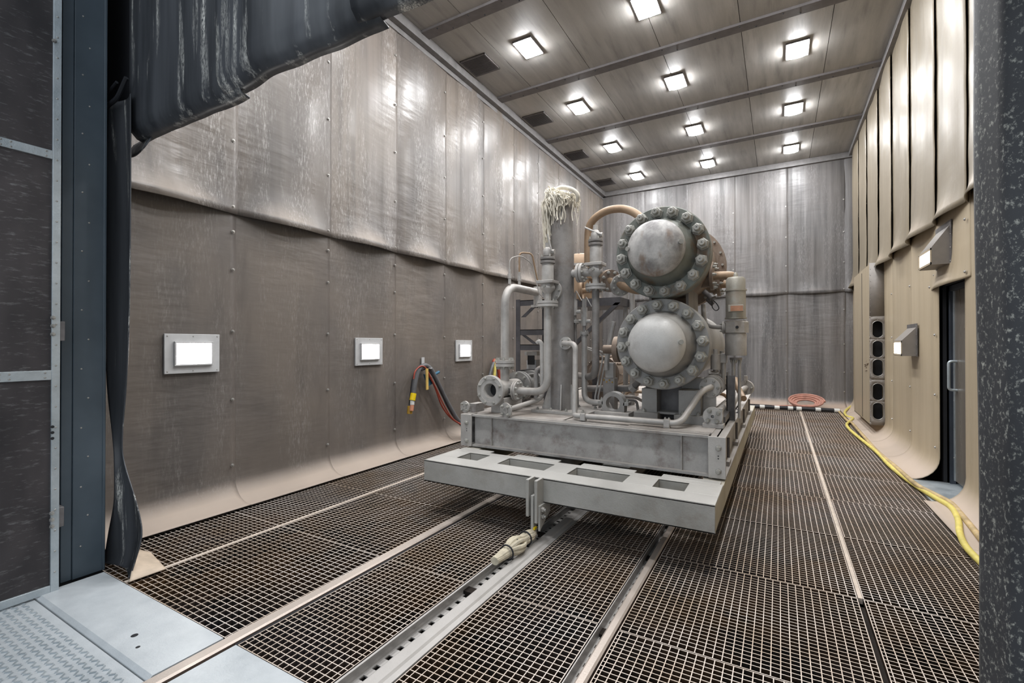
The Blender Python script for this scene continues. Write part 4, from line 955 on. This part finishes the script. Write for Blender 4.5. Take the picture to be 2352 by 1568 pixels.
# long low pipe
pipe('low_pipe', 'dark horizontal pipe low behind the bearing block, elbow at its end', [(-1.893,4.950,1.003), (-1.328,4.850,1.038), (-1.233,4.800,1.136)], .036, 'pipe_d', .06)
MB_ = thing('pipe_union', (-1.325,4.840,1.039), 'hexagonal union at the elbow of the dark low pipe', 'fitting'); MB().cyl((-1.334,4.840,1.025), (-1.295,4.830,1.064), .046, None, 6).build('union_nut', 'pipe', MB_)

# ================================================================== MIDDLE SMALL VALVES
def slim_valve(px_, Y, ys_, label, r, side):
    x, _, _ = P0(px_, ys_[1], Y); z = [P0(px_, y, Y)[2] for y in ys_]
    e = thing('slim_valve', (x, Y, z[-1]), label, 'valve', 'slim valves beside the column')
    b = MB(); b.cyl((x, Y, z[1]), (x, Y, z[0]), r*.7); b.cyl((x, Y, z[2]), (x, Y, z[1]), r, None, 6); b.build('bonnet', 'pipe', e)
    b = MB(); b.cyl((x, Y, z[3]), (x, Y, z[2]), r*1.0, None, 8); b.cyl((x-r*2.2, Y, (z[2]+z[3])/2), (x+r*2.2, Y, (z[2]+z[3])/2), r*.6); b.build('valve_body', 'pipe', e)
    b = MB(); b.cyl((x, Y, z[4]), (x, Y, z[3]), r*.55); b.build('neck', 'pipe_d', e)
    flange(e, (x, Y, z[4]), (0, 0, 1), r*1.45, .014, 4, .01, 'pipe', br=r*.24)
    MB().tube([(x+r*.5, Y-.01, z[0]-.01), (x+r*.9, Y-.03, z[0]+.02), (x+r*3, Y-.05, z[0]-.09)], .005, .02, 6).build('lever', 'pipe', e)
    return e, (x, Y, z[4])
def P0(px_, py_, Y):
    u = (px_-1176)/1075.0; v = (784-py_)/1075.0; s_, c_ = sin(radians(29.7)), cos(radians(29.7)); cp, sp = cos(radians(.32)), sin(radians(.32))
    fh = cp-v*sp; d = (u*c_-fh*s_, u*s_+fh*c_, sp+v*cp); t_ = Y/d[1]; return (d[0]*t_, Y, 1.5+d[2]*t_)
sv1, a1 = slim_valve(1319, 4.62, (672, 690, 708, 724, 738), 'slim vertical valve with a small lever touching the column side', .034, 1)
sv2, a2 = slim_valve(1342, 4.70, (686, 706, 728, 748, 765), 'slim vertical valve with a small lever, lower and farther from the column', .033, 1)
pipe('valve_riser', 'thin vertical pipe under the slim valve at the column side', [a1, (a1[0], a1[1], 1.95), (a1[0], 4.7, D+.02)], .020, 'pipe_d', .05)
pipe('valve_riser', 'thin vertical pipe bending along the deck below the lower slim valve', [a2, (a2[0], a2[1], D+.10), (a2[0]+.28, a2[1]-.05, D+.10), (a2[0]+.30, a2[1]-.05, D+.0)], .030, 'pipe', .10)
pipe('slanted_pipe', 'pale slanted pipe left of the lower domed vessel', [(-1.490,4.750,1.735), (-1.513,4.750,1.645), (-1.570,4.750,1.308), (-1.570,4.750,1.226)], .026, 'pipe', .1)
cp_ = thing('valve_block', (-1.553,4.800,1.179), 'small block of bolted fittings at the foot of the slanted pipe', 'fitting')
c = (-1.544,4.800,1.225); MB().bc((c[0], 4.8, c[2]), .09, .08, .16).build('block_body', 'pipe', cp_, bevel=.004)
for k in range(4): put(bolt_mesh(.014, .016, 'ochre'), 'bolt', (c[0]-.05+.03*k, 4.76, c[2]-.1-.02*(k % 2)), (0, -1, 0), cp_)
MB().box(c[0]-.06, c[0]+.06, 4.74, 4.86, D, c[2]-.08).build('block_stand', 'pipe_d', cp_)
for k in range(2):
    o_ = k*8
    pipe('impulse_tube', ['thin pale impulse tube bent down beside the second drop pipe, inner of two', 'thin pale impulse tube bent down beside the second drop pipe, outer of two'][k],
         [P0(1345+o_*.4, 800-o_*.3, 4.85), P0(1378+o_, 812-o_*.4, 4.8), P0(1385+o_, 820, 4.8), P0(1366+o_*.9, 915, 4.72), P0(1370+o_, 928, 4.70), P0(1382+o_, 932-o_*.2, 4.70)], .009, 'pipe', .04, 'tube', None, 8)

# ================================================================== FILTER CYLINDER AT THE RIGHT
FX, FY = (-0.359,4.950,1.625)[0], 4.95
zf = lambda y: P0(1690, y, FY)[2]
fi = thing('filter_cylinder', (FX, FY, zf(830)), 'tall pale stained cylinder with a copper plate standing beside the domed vessels', 'cylinder')
r = .088
MB().lathe([(0, 0), (r, 0), (r, zf(667)-zf(731)), (0, zf(667)-zf(731))], (FX, FY, zf(731)), (0, 0, 1), 36).build('upper_barrel', 'filter', fi)
MB().lathe([(0, -.001), (r*.97, -.001), (r*.97, zf(642)-zf(667)), (r*.8, zf(637)-zf(667)), (0, zf(636)-zf(667))], (FX, FY, zf(667)), (0, 0, 1), 36).build('cap', 'filter', fi)
b = MB(); b.ring((FX, FY, zf(667)-.006), (0, 0, 1), .03, r+.008, .014, 36); b.ring((FX, FY, zf(731)-.006), (0, 0, 1), .03, r+.008, .014, 36); b.build('weld_ring', 'filter', fi)
MB().lathe([(0, 0), (.022, 0), (.02, .03), (.01, .05), (0, .05)], (FX-.0, FY, zf(637)), (0, 0, 1), 10).build('vent_plug', 'filter', fi)
MB().lathe([(0, 0), (.112, 0), (.112, zf(740)-zf(764)), (r, zf(736)-zf(764)), (0, zf(736)-zf(764))], (FX, FY, zf(764)), (0, 0, 1), 8).build('valve_block', 'pipe', fi)
MB().cyl((FX+.02, FY-.104, zf(752)), (FX+.02, FY-.118, zf(752)), .014, None, 10).build('block_screw', 'dark', fi)
MB().lathe([(0, 0), (.09, 0), (.094, .01), (.094, zf(768)-zf(816)), (.085, zf(764)-zf(816)), (0, zf(764)-zf(816))], (FX, FY, zf(816)), (0, 0, 1), 36).build('lower_barrel', 'pipe', fi)
MB().box(FX+.0-.055, FX+.075, FY-.122, FY-.07, zf(717), zf(702)).build('name_plate_holder', 'filter', fi, bevel=.002); MB().box(FX-.035, FX+.07, FY-.126, FY-.122, zf(716), zf(704)).build('name_plate', 'copper', fi)
b = MB(); b.ring((FX, FY, zf(826)), (0, 0, 1), .005, .055, .02, 24); b.build('bottom_flange', 'pipe_d', fi)
ring_bolts(fi, (FX, FY, zf(826)), (0, 0, -1), .045, 6, .01, .02)
b = MB(); b.cyl((FX-.02, FY, D), (FX-.02, FY, zf(826)), .016); b.cyl((FX+.03, FY-.0, D), (FX+.03, FY, zf(826)), .014); b.build('stand_pipe', 'pipe', fi)
fo_ = (-0.481,4.950,1.669)
e = thing('filter_inlet', fo_, 'thin bent pipe with a small flange feeding the pale stained cylinder', 'pipe')
MB().tube([(-0.669,5.100,1.899), (-0.655,5.050,1.741), (-0.596,5.000,1.673), (-0.454,4.950,1.660), (FX-.05, FY, (-0.454,4.950,1.660)[2])], .022, .08, 12).build('pipe_run', 'pipe', e)
flange(e, (-0.457,4.950,1.660), (1, 0, 0), .06, .016, 4, .01, 'pipe', br=.011)
sp_ = (-0.383,4.800,0.803)
e = thing('channel_post', (sp_[0], 4.8, D), 'short grey steel channel post in front of the pale stained cylinder', 'post')
zt_ = (-0.382,4.800,1.208)[2]; x_ = sp_[0]
b = MB(); b.box(x_-.045, x_+.03, 4.79, 4.80, D, zt_); b.box(x_-.045, x_-.037, 4.79, 4.87, D, zt_+.03); b.box(x_+.022, x_+.03, 4.76, 4.80, D, zt_-.02); b.build('post_section', 'frame', e)

# ================================================================== RIGHT SIDE PIPING
RX2 = (-0.538,4.500,1.112)[0]; RZ = (-0.538,4.500,1.112)[2]
rs = thing('flange_stack', (RX2, 4.9, D), 'row of bolted round flanges and valves on the right of the lower vessel', 'valve')
for y, ro in ((4.5, .088), (4.62, .1), (4.76, .1), (4.86, .088), (5.02, .1), (5.2, .1)):
    MB().ring((RX2, y, RZ), (0, 1, 0), .001, ro, .026, 32).build('flange', 'pipe', rs)
    ring_bolts(rs, (RX2, y, RZ), (0, -1, 0), ro*.78, 6, .012, .015)
MB().cyl((RX2, 4.515, RZ), (RX2, 5.4, RZ), .055, None, 20).build('valve_body', 'pipe', rs)
for y in (4.56, 5.1): MB().box(RX2-.11, RX2-.03, y-.02, y+.04, D, RZ-.04).build('support_bracket', 'pipe', rs)
MB().box(RX2-.06, RX2+.05, 4.53, 4.545, RZ-.20, RZ-.05).build('support_plate', 'pipe', rs)
b = MB(); b.cyl((RX2+.0, 4.95, RZ), (RX2, 4.95, RZ+.34), .022); b.cyl((RX2, 4.95, RZ+.14), (RX2, 4.95, RZ+.29), .045, None, 16); b.cyl((RX2-.06, 4.95, RZ+.10), (RX2+.03, 4.95, RZ+.10), .028, None, 8); b.build('regulator', 'pipe', rs)
b = MB(); b.bc((RX2+.07, 4.98, RZ+.25), .06, .06, .09); b.cyl((RX2+.07, 4.98, RZ), (RX2+.07, 4.98, RZ+.3), .02); b.build('regulator_cap', 'pipe', rs, bevel=.004)
lf_ = (-0.488,4.280,0.889)
lp = thing('lower_header', (lf_[0], 4.4, D), 'blind four-bolt flange and pipe on a pedestal at the front right deck corner', 'pipe')
MB().ring((lf_[0], 4.28, lf_[2]), (0, 1, 0), .016, .078, .022, 32).build('flange', 'pipe', lp)
for a in (.6, 2.1, 3.9, 5.4): put(bolt_mesh(.018, .02, 'nut'), 'bolt', (lf_[0]+.052*cos(a), 4.28, lf_[2]+.052*sin(a)), (0, -1, 0), lp)
MB().lathe([(.022, 0), (.022, -.012), (.015, -.012), (.015, 0)], (lf_[0], 4.28, lf_[2]), (0, 1, 0), 16).build('bore_lip', 'pipe', lp)
MB().cyl((lf_[0], 4.30, lf_[2]), (lf_[0]+.02, 5.4, lf_[2]), .04, None, 18).build('pipe_run', 'pipe', lp)
b = MB(); b.box(lf_[0]-.08, lf_[0]+.085, 4.26, 4.40, D, D+.035); b.box(lf_[0]+.03, lf_[0]+.075, 4.29, 4.36, D, lf_[2]+.07); b.build('pedestal', 'skid', lp, bevel=.003)
MB().box(lf_[0]+.035, lf_[0]+.09, 4.36, 5.3, lf_[2]-.06, lf_[2]-.01).build('side_channel', 'frame', lp)
e = thing('vertical_stub', (-0.492,5.100,1.109), 'pale upright pipe stub between the flange row and the pale stained cylinder', 'pipe'); q = (-0.492,5.100,1.430)
MB().tube([q, (q[0], 5.1, (-0.492,5.100,1.170)[2]), (q[0]+.05, 5.2, (-0.492,5.100,1.144)[2]-.05), (q[0]+.05, 5.2, D)], .024, .05, 12).build('pipe_run', 'pipe', e)
c3 = (-0.343,6.200,0.984)
e = thing('rear_flange', (c3[0], 6.2, D), 'small flanged pipe end at the far right edge of the skid', 'pipe')
b = MB(); b.ring(c3, (.3, 1, 0), .02, .085, .03, 28); b.tube([c3, (c3[0]-.05, c3[1]-.3, c3[2]-.02), (c3[0]-.12, c3[1]-.5, D)], .03, .1, 12); b.build('flange', 'pipe', e)
ring_bolts(e, c3, (-.3, -1, 0), .065, 4, .013, .02); MB().cyl((c3[0], 6.2, c3[2]+.08), (c3[0], 6.2, c3[2]+.14), .02).build('vent_plug', 'pipe', e)
pipe('curved_pipe', 'brown curved pipe on the deck behind the channel post', [(-0.415,5.600,1.123), (-0.379,5.500,1.038), (-0.336,5.400,0.967), (-0.313,5.300,0.947)], .03, 'pipe_tan', .12)

# ================================================================== REAR: STEEL FRAME, BOXES, MOTOR DRUM
FYr = 5.15
fr = thing('equipment_frame', (-2.2, FYr+.3, D), 'dark steel stand with shelves and diagonal braces behind the column', 'stand')
xl, xm = (-2.849,5.150,1.719)[0], (-2.527,5.150,1.713)[0]; x2 = (-1.541,5.150,1.695)[0]
for x, y in ((xl, FYr), (xl, FYr+.75), (xm+.02, FYr+.1), (x2-.3, FYr)):
    MB().box(x-.03, x+.03, y-.004, y+.004, D, (-2.849,5.150,2.059)[2]).build('upright', 'stand', fr); MB().box(x-.03, x-.022, y, y+.06, D, (-2.849,5.150,2.059)[2]).build('upright', 'stand', fr)
for yy, y_ in ((690, 'a'), (757, 'b'), (791, 'c'), (850, 'd')):
    z = P0(1190, yy, 5.15)[2]; b = MB(); b.box(xl-.03, xm+.05, FYr, FYr+.008, z-.07, z); b.box(xl-.03, xm+.05, FYr, FYr+.75, z-.008, z); b.build('shelf_rail', 'stand', fr)
zt_ = (-2.198,5.150,2.028)[2]; b = MB(); b.box(xm, x2, FYr, FYr+.7, zt_-.09, zt_); b.build('top_shelf', 'stand', fr)
MB().prism([(x2-.06, FYr, zt_-.06), (x2, FYr, zt_-.06), (x2-.62, FYr, zt_-.62), (x2-.68, FYr, zt_-.62)], (0, .05, 0)).build('diagonal_brace', 'stand', fr)
z0_ = (-2.756,5.150,1.837)[2]; MB().prism([(xl+.03, FYr+.02, z0_), (xl+.09, FYr+.02, z0_), (xl+.26, FYr+.02, zt_-.05), (xl+.2, FYr+.02, zt_-.05)], (0, .01, 0)).build('diagonal_brace', 'stand', fr)
z0_ = (-2.756,5.150,1.620)[2]; z1_ = (-2.604,5.150,1.500)[2]; MB().prism([(xl+.08, FYr+.02, z0_), (xl+.03, FYr+.02, z0_), (xl+.2, FYr+.02, z1_), (xl+.26, FYr+.02, z1_)], (0, .01, 0)).build('diagonal_brace', 'stand', fr)
g = (-2.813,5.500,1.242)
e = thing('instrument_box', (g[0], 5.5, g[2]-.12), 'small grey box with dark fittings on the shelf of the dark steel stand', 'box')
MB().box(g[0]-.07, g[0]+.07, 5.44, 5.6, (-2.813,5.500,1.156)[2], g[2]+.05).build('box_body', 'white_frame', e, bevel=.004); MB().box(g[0]-.05, g[0]+.05, 5.43, 5.44, g[2]-.01, g[2]+.11).build('box_front', 'dark', e); MB().box(g[0]-.09, g[0]+.09, 5.42, 5.6, g[2]+.11, g[2]+.16).build('box_lid', 'pipe', e)
m = (-2.193,5.600,2.497)
e = thing('rounded_drum', (m[0], 5.6, zt_), 'tan dust-covered drum with a rounded lid on the dark steel stand', 'drum')
b = MB(); b.lathe([(0, 0), (.21, 0), (.21, m[2]-zt_-.02), (.2, m[2]-zt_+.06), (.16, m[2]-zt_+.12), (.08, m[2]-zt_+.145), (0, m[2]-zt_+.15)], (m[0]-.0, 5.6, zt_), (0, 0, 1), 36); b.build('drum_body', 'pipe_tan', e)
MB().ring((m[0], 5.6, m[2]-.03), (0, 0, 1), .1, .225, .03, 36).build('drum_band', 'pipe', e); MB().cyl((m[0]+.02, 5.5, m[2]+.1), (m[0]+.02, 5.5, m[2]+.19), .012, None, 8).build('drum_stem', 'pipe_d', e)
MB().bc((m[0]+.24, 5.5, m[2]-.12), .12, .16, .14).build('junction_box', 'pipe', e, bevel=.006)
w_ = (-2.025,5.200,2.127)
e = thing('hand_wheel', w_, 'pale dusty hand wheel under the second relief valve', 'wheel')
b = MB(); b.lathe([(.11+.024*cos(a), .024*sin(a)) for a in [2*pi*i/10 for i in range(11)]], w_, (1, .25, 0), 36); b.build('wheel_rim', 'pipe_tan', e); b = MB(); b.cyl(w_, (w_[0]+.25, w_[1], w_[2]), .03)
for a in (0, 2.1, 4.2): b.cyl(w_, Vector(w_)+Vector((0, .1*cos(a), .1*sin(a))), .01, None, 6)
b.build('wheel_spindle', 'pipe_tan', e)
# deck clutter further back
mo = (-1.938,5.900,1.415)
e = thing('electric_motor', (mo[0], 6, D), 'brown dusty motor housing far back on the deck between the vessels and column', 'motor')
b = MB(); b.cyl((mo[0], 5.7, 1.12), (mo[0], 6.5, 1.12), .22, None, 28); b.cyl((mo[0], 5.62, 1.12), (mo[0], 5.72, 1.12), .15, .2, 24); b.build('motor_body', 'ves_brown', e); MB().box(mo[0]-.25, mo[0]+.25, 5.7, 6.5, D, .92).build('motor_foot', 'ves_brown', e)
for k in range(10): a = 2*pi*k/10; MB().bc((mo[0]+.225*cos(a), 6.1, 1.12+.225*sin(a)), .03, .75, .012, Matrix.Rotation(-a, 3, 'Y')).build('cooling_fin', 'ves_brown', e)
random.seed(3)
for k in range(5):
    x = -1.75+.22*k; y = 5.15+.08*k; lab = ['first', 'second', 'third', 'fourth', 'fifth'][k]
    pipe('deck_tube', 'thin brown tube lying low across the rear deck, %s counted from the column' % lab, [(x, y, D+.03), (x+.02, y+.05, D+.12+.05*(k % 3)), (x+.35, y+.06, D+.12+.05*(k % 3)), (x+.42, y+.3, D+.03)], .018, ['pipe_d', 'pipe_tan', 'pipe'][k % 3], .06, 'tube', 'tubes across the rear deck', 8)
for px_, lab in ((1437, 'upright grey pipe nearest the slanted pipe behind the vessels'), (1452, 'upright thin pipe just behind the flange spool')):
    q = P0(px_, 700, 5.5); pipe('standing_pipe', lab, [(q[0], 5.5, 2.3), (q[0], 5.5, D)], .03, 'pipe', None)
c = (-1.560,4.750,1.445)
e = thing('side_inlet', c, 'round nozzle and clamped ring on the side of the lower vessel', 'nozzle'); c = (-1.495,4.620,1.447)
b = MB(); b.cyl((c[0]-.06, 4.62, c[2]), (XE-.2, 4.62, c[2]), .045, None, 18); b.ring((c[0]+.06, 4.62, c[2]), (1, 0, 0), .02, .13, .05, 32); b.build('nozzle', 'ves_brown', e)

# ================================================================== HOSES
hb_ = thing('hose_hook', (XL+.06, 5.22, 1.2), 'flat white steel hook strap holding the hose bundle on the wall', 'hook')
b = MB(); b.box(XL+.04, XL+.05, 5.19, 5.25, 1.16, 1.31); b.box(XL+.05, XL+.2, 5.2, 5.24, 1.15, 1.165); b.build('hook_strap', 'white_frame', hb_)
def hose(name, label, pts, r, mat, X=None, cat='hose', group=None, n=10):
    e = thing(name, pts[0], label, cat, group); MB().smoothtube(pts, r, n, 6).build('hose_line', mat, e); return e
G = 'hoses hung on the wall hook'
e = hose('grey_hose', 'thick grey blast hose with a yellow coupling hung over the wall hook', [(-4.340,4.894,0.833), (-4.340,4.920,0.962), (-4.350,5.003,1.137), (-4.360,5.143,1.198), (-4.350,5.255,1.150), (-4.340,5.331,1.052), (-4.340,5.471,0.858), (-4.340,5.586,0.699), (-4.320,5.731,0.488), (-4.280,5.843,0.323), (-4.200,5.984,0.181), (-4.100,6.200,0.122)], .034, 'grey_hose', group=G)
b = MB().cyl((-4.340,4.894,0.828), (-4.340,4.868,0.735), .04); b.build('yellow_coupling', 'yell', e)
MB().cyl((-4.340,4.868,0.735), (-4.340,4.864,0.676), .03).build('white_band', 'whitep', e); MB().cyl((-4.340,4.864,0.676), (-4.340,4.851,0.595), .027).build('nozzle_tip', 'salmon', e)
e = hose('black_hose', 'black hose with an ochre end fitting hung behind the thick grey hose', [(-4.380,4.869,0.667), (-4.380,4.895,0.843), (-4.380,4.939,1.031), (-4.390,5.040,1.159), (-4.390,5.179,1.177), (-4.380,5.311,1.103), (-4.380,5.471,0.901), (-4.380,5.605,0.702), (-4.360,5.718,0.520), (-4.320,5.887,0.300), (-4.220,6.132,0.121)], .020, 'black', group=G)
MB().cyl((-4.380,4.869,0.655), (-4.380,4.857,0.550), .036).build('ochre_fitting', 'ochre', e)
hose('red_line', 'thin red control line strapped to the wall hose bundle', [(-4.300,4.849,1.028), (-4.300,4.884,1.133), (-4.320,5.014,1.192), (-4.320,5.124,1.163), (-4.310,5.226,1.016), (-4.310,5.363,0.830), (-4.310,5.495,0.633), (-4.300,5.683,0.403), (-4.240,5.822,0.289), (-4.150,6.091,0.169)], .010, 'redw', group=G)
hose('thin_black_line', 'thin black control line farthest below the wall hook bundle', [(-4.340,5.055,1.135), (-4.340,5.167,1.142), (-4.330,5.279,1.049), (-4.330,5.398,0.896), (-4.330,5.490,0.774), (-4.320,5.645,0.544), (-4.300,5.814,0.352), (-4.200,6.043,0.172)], .011, 'black', group=G)
hose('dark_red_line', 'dark red line sagging lowest from the wall hook bundle', [(-4.360,5.181,1.116), (-4.360,5.316,0.958), (-4.360,5.416,0.798), (-4.360,5.518,0.608), (-4.340,5.628,0.460), (-4.300,5.726,0.358), (-4.220,5.840,0.268), (-4.120,6.047,0.145)], .012, 'redw', group=G)
e = tag(MB().prism([(-4.310,5.103,1.152), (-4.310,5.150,1.156), (-4.310,5.155,0.861), (-4.310,5.113,0.858)], (.015, 0, 0)).build('yellow_strip', 'wood'), 'narrow pale yellow strip hanging inside the hose loop', 'strip')
b = MB().prism([(-4.400,5.162,1.072), (-4.400,5.335,1.018), (-4.400,5.355,0.928), (-4.400,5.267,0.897), (-4.400,5.200,0.989)], (.02, 0, 0)); tag(b.build('blue_cloth', 'blue'), 'blue cloth scrap tucked behind the hose loop', 'cloth')
e = tag(MB().cyl((-4.330,5.338,1.065), (-4.330,5.428,1.092), .02).build('blue_plug', 'blue'), 'small blue plug sticking out of the hose bundle', 'plug')
# second bundle behind the tee
for k, (mt, lab) in enumerate((('grey_hose', 'grey hose of the second wall bundle behind the open tee'), ('yellow', 'yellow hose of the second wall bundle behind the open tee'), ('redw', 'dark red hose of the second wall bundle behind the open tee'))):
    o_ = k*6
    hose('wall_hose', lab, [(-4.420,7.120,1.220), (-4.400,7.059,1.175)] + [tuple(Vector((-4.380,6.940,1.043))+Vector((0, .12*k, 0))), tuple(Vector((-4.380,6.828,0.785))+Vector((0, .2*k, 0))), tuple(Vector((-4.360,6.742,0.457))+Vector((0, .3*k, 0)))], .028, mt, group='second wall hose bundle')
# yellow air hoses on the floor along the beige wall
def zoomhose(pts): return [floor_pt(1900+x/2.903, 780+y/2.903, z) for x, y, z in pts]
def floor_pt(px_, py_, Z):
    d = P0(px_, py_, 1.0); dz = d[2]-1.5; t_ = (Z-1.5)/dz; return (d[0]*t_, 1.0*t_, Z)
hose('air_hose', 'bright yellow air hose snaking along the foot of the beige wall', zoomhose([(190, 425, .12), (150, 450, .08), (118, 480, .04), (130, 508, .03), (172, 522, .03), (150, 545, .03), (130, 565, .03), (150, 598, .03), (200, 642, .03), (330, 748, .03), (420, 842, .03), (560, 952, .03), (700, 1042, .04), (820, 1112, .05), (872, 1195, .04), (885, 1290, .03), (930, 1385, .03), (1040, 1500, .03), (1100, 1560, .03)]), .023, 'yellow')
hose('air_hose', 'dusty tan-yellow air hose twisting beside the bright yellow one', zoomhose([(75, 475, .03), (130, 535, .03), (160, 550, .03), (225, 622, .03), (330, 740, .03), (450, 842, .05), (590, 962, .05), (720, 1032, .05), (830, 1092, .05), (900, 1172, .05), (980, 1270, .05), (1040, 1345, .05), (1100, 1400, .05)]), .023, 'yellowd')
# black sleeve with white tape on the floor by the back wall
A = Vector((-0.522,12.175,0.060)); B = Vector((1.122,12.379,0.050)); A.y = min(A.y, 12.9)
e = thing('cable_sleeve', B, 'black cable sleeve with white tape bands lying along the back wall', 'cable sleeve')
MB().tube([A+(A-B)*.3, A, (A+B)/2+Vector((0, .03, 0)), B], .042, .1, 12).build('sleeve', 'black', e)
for t_ in (.08, .26, .42, .52, .74, .95): p = A*(1-t_)+B*t_; MB().cyl(p, p+(B-A).normalized()*.10, .045, None, 12).build('tape_band', 'whitep', e)
rh = thing('red_hose_coil', (0.526,13.144,0.100), 'coiled red air hose lying against the back wall', 'hose')
cc_ = Vector(((0.544,12.750,0.144)[0], 12.72, .17)); random.seed(9); pts = []
for k in range(7*16):
    a = 2*pi*k/16; w = 1.04+.07*sin(k*.37)-.075*(k/16); tilt = .5
    pts.append((cc_.x+.34*w*cos(a), cc_.y-.16*w*sin(a)*-1*.8, cc_.z+.12*w*sin(a)+.012*sin(k*.21)-.008*(k/16)+.02))
MB().smoothtube(pts, .022, 8, 2).build('hose_coil', 'red', rh)
MB().smoothtube([pts[-1], (cc_.x-.45, 12.65, .06), (cc_.x-.8, 12.55, .04), (cc_.x-1.3, 12.5, .04), (cc_.x-2.2, 12.45, .04)], .018, 8, 6).build('hose_tail', 'red', rh)
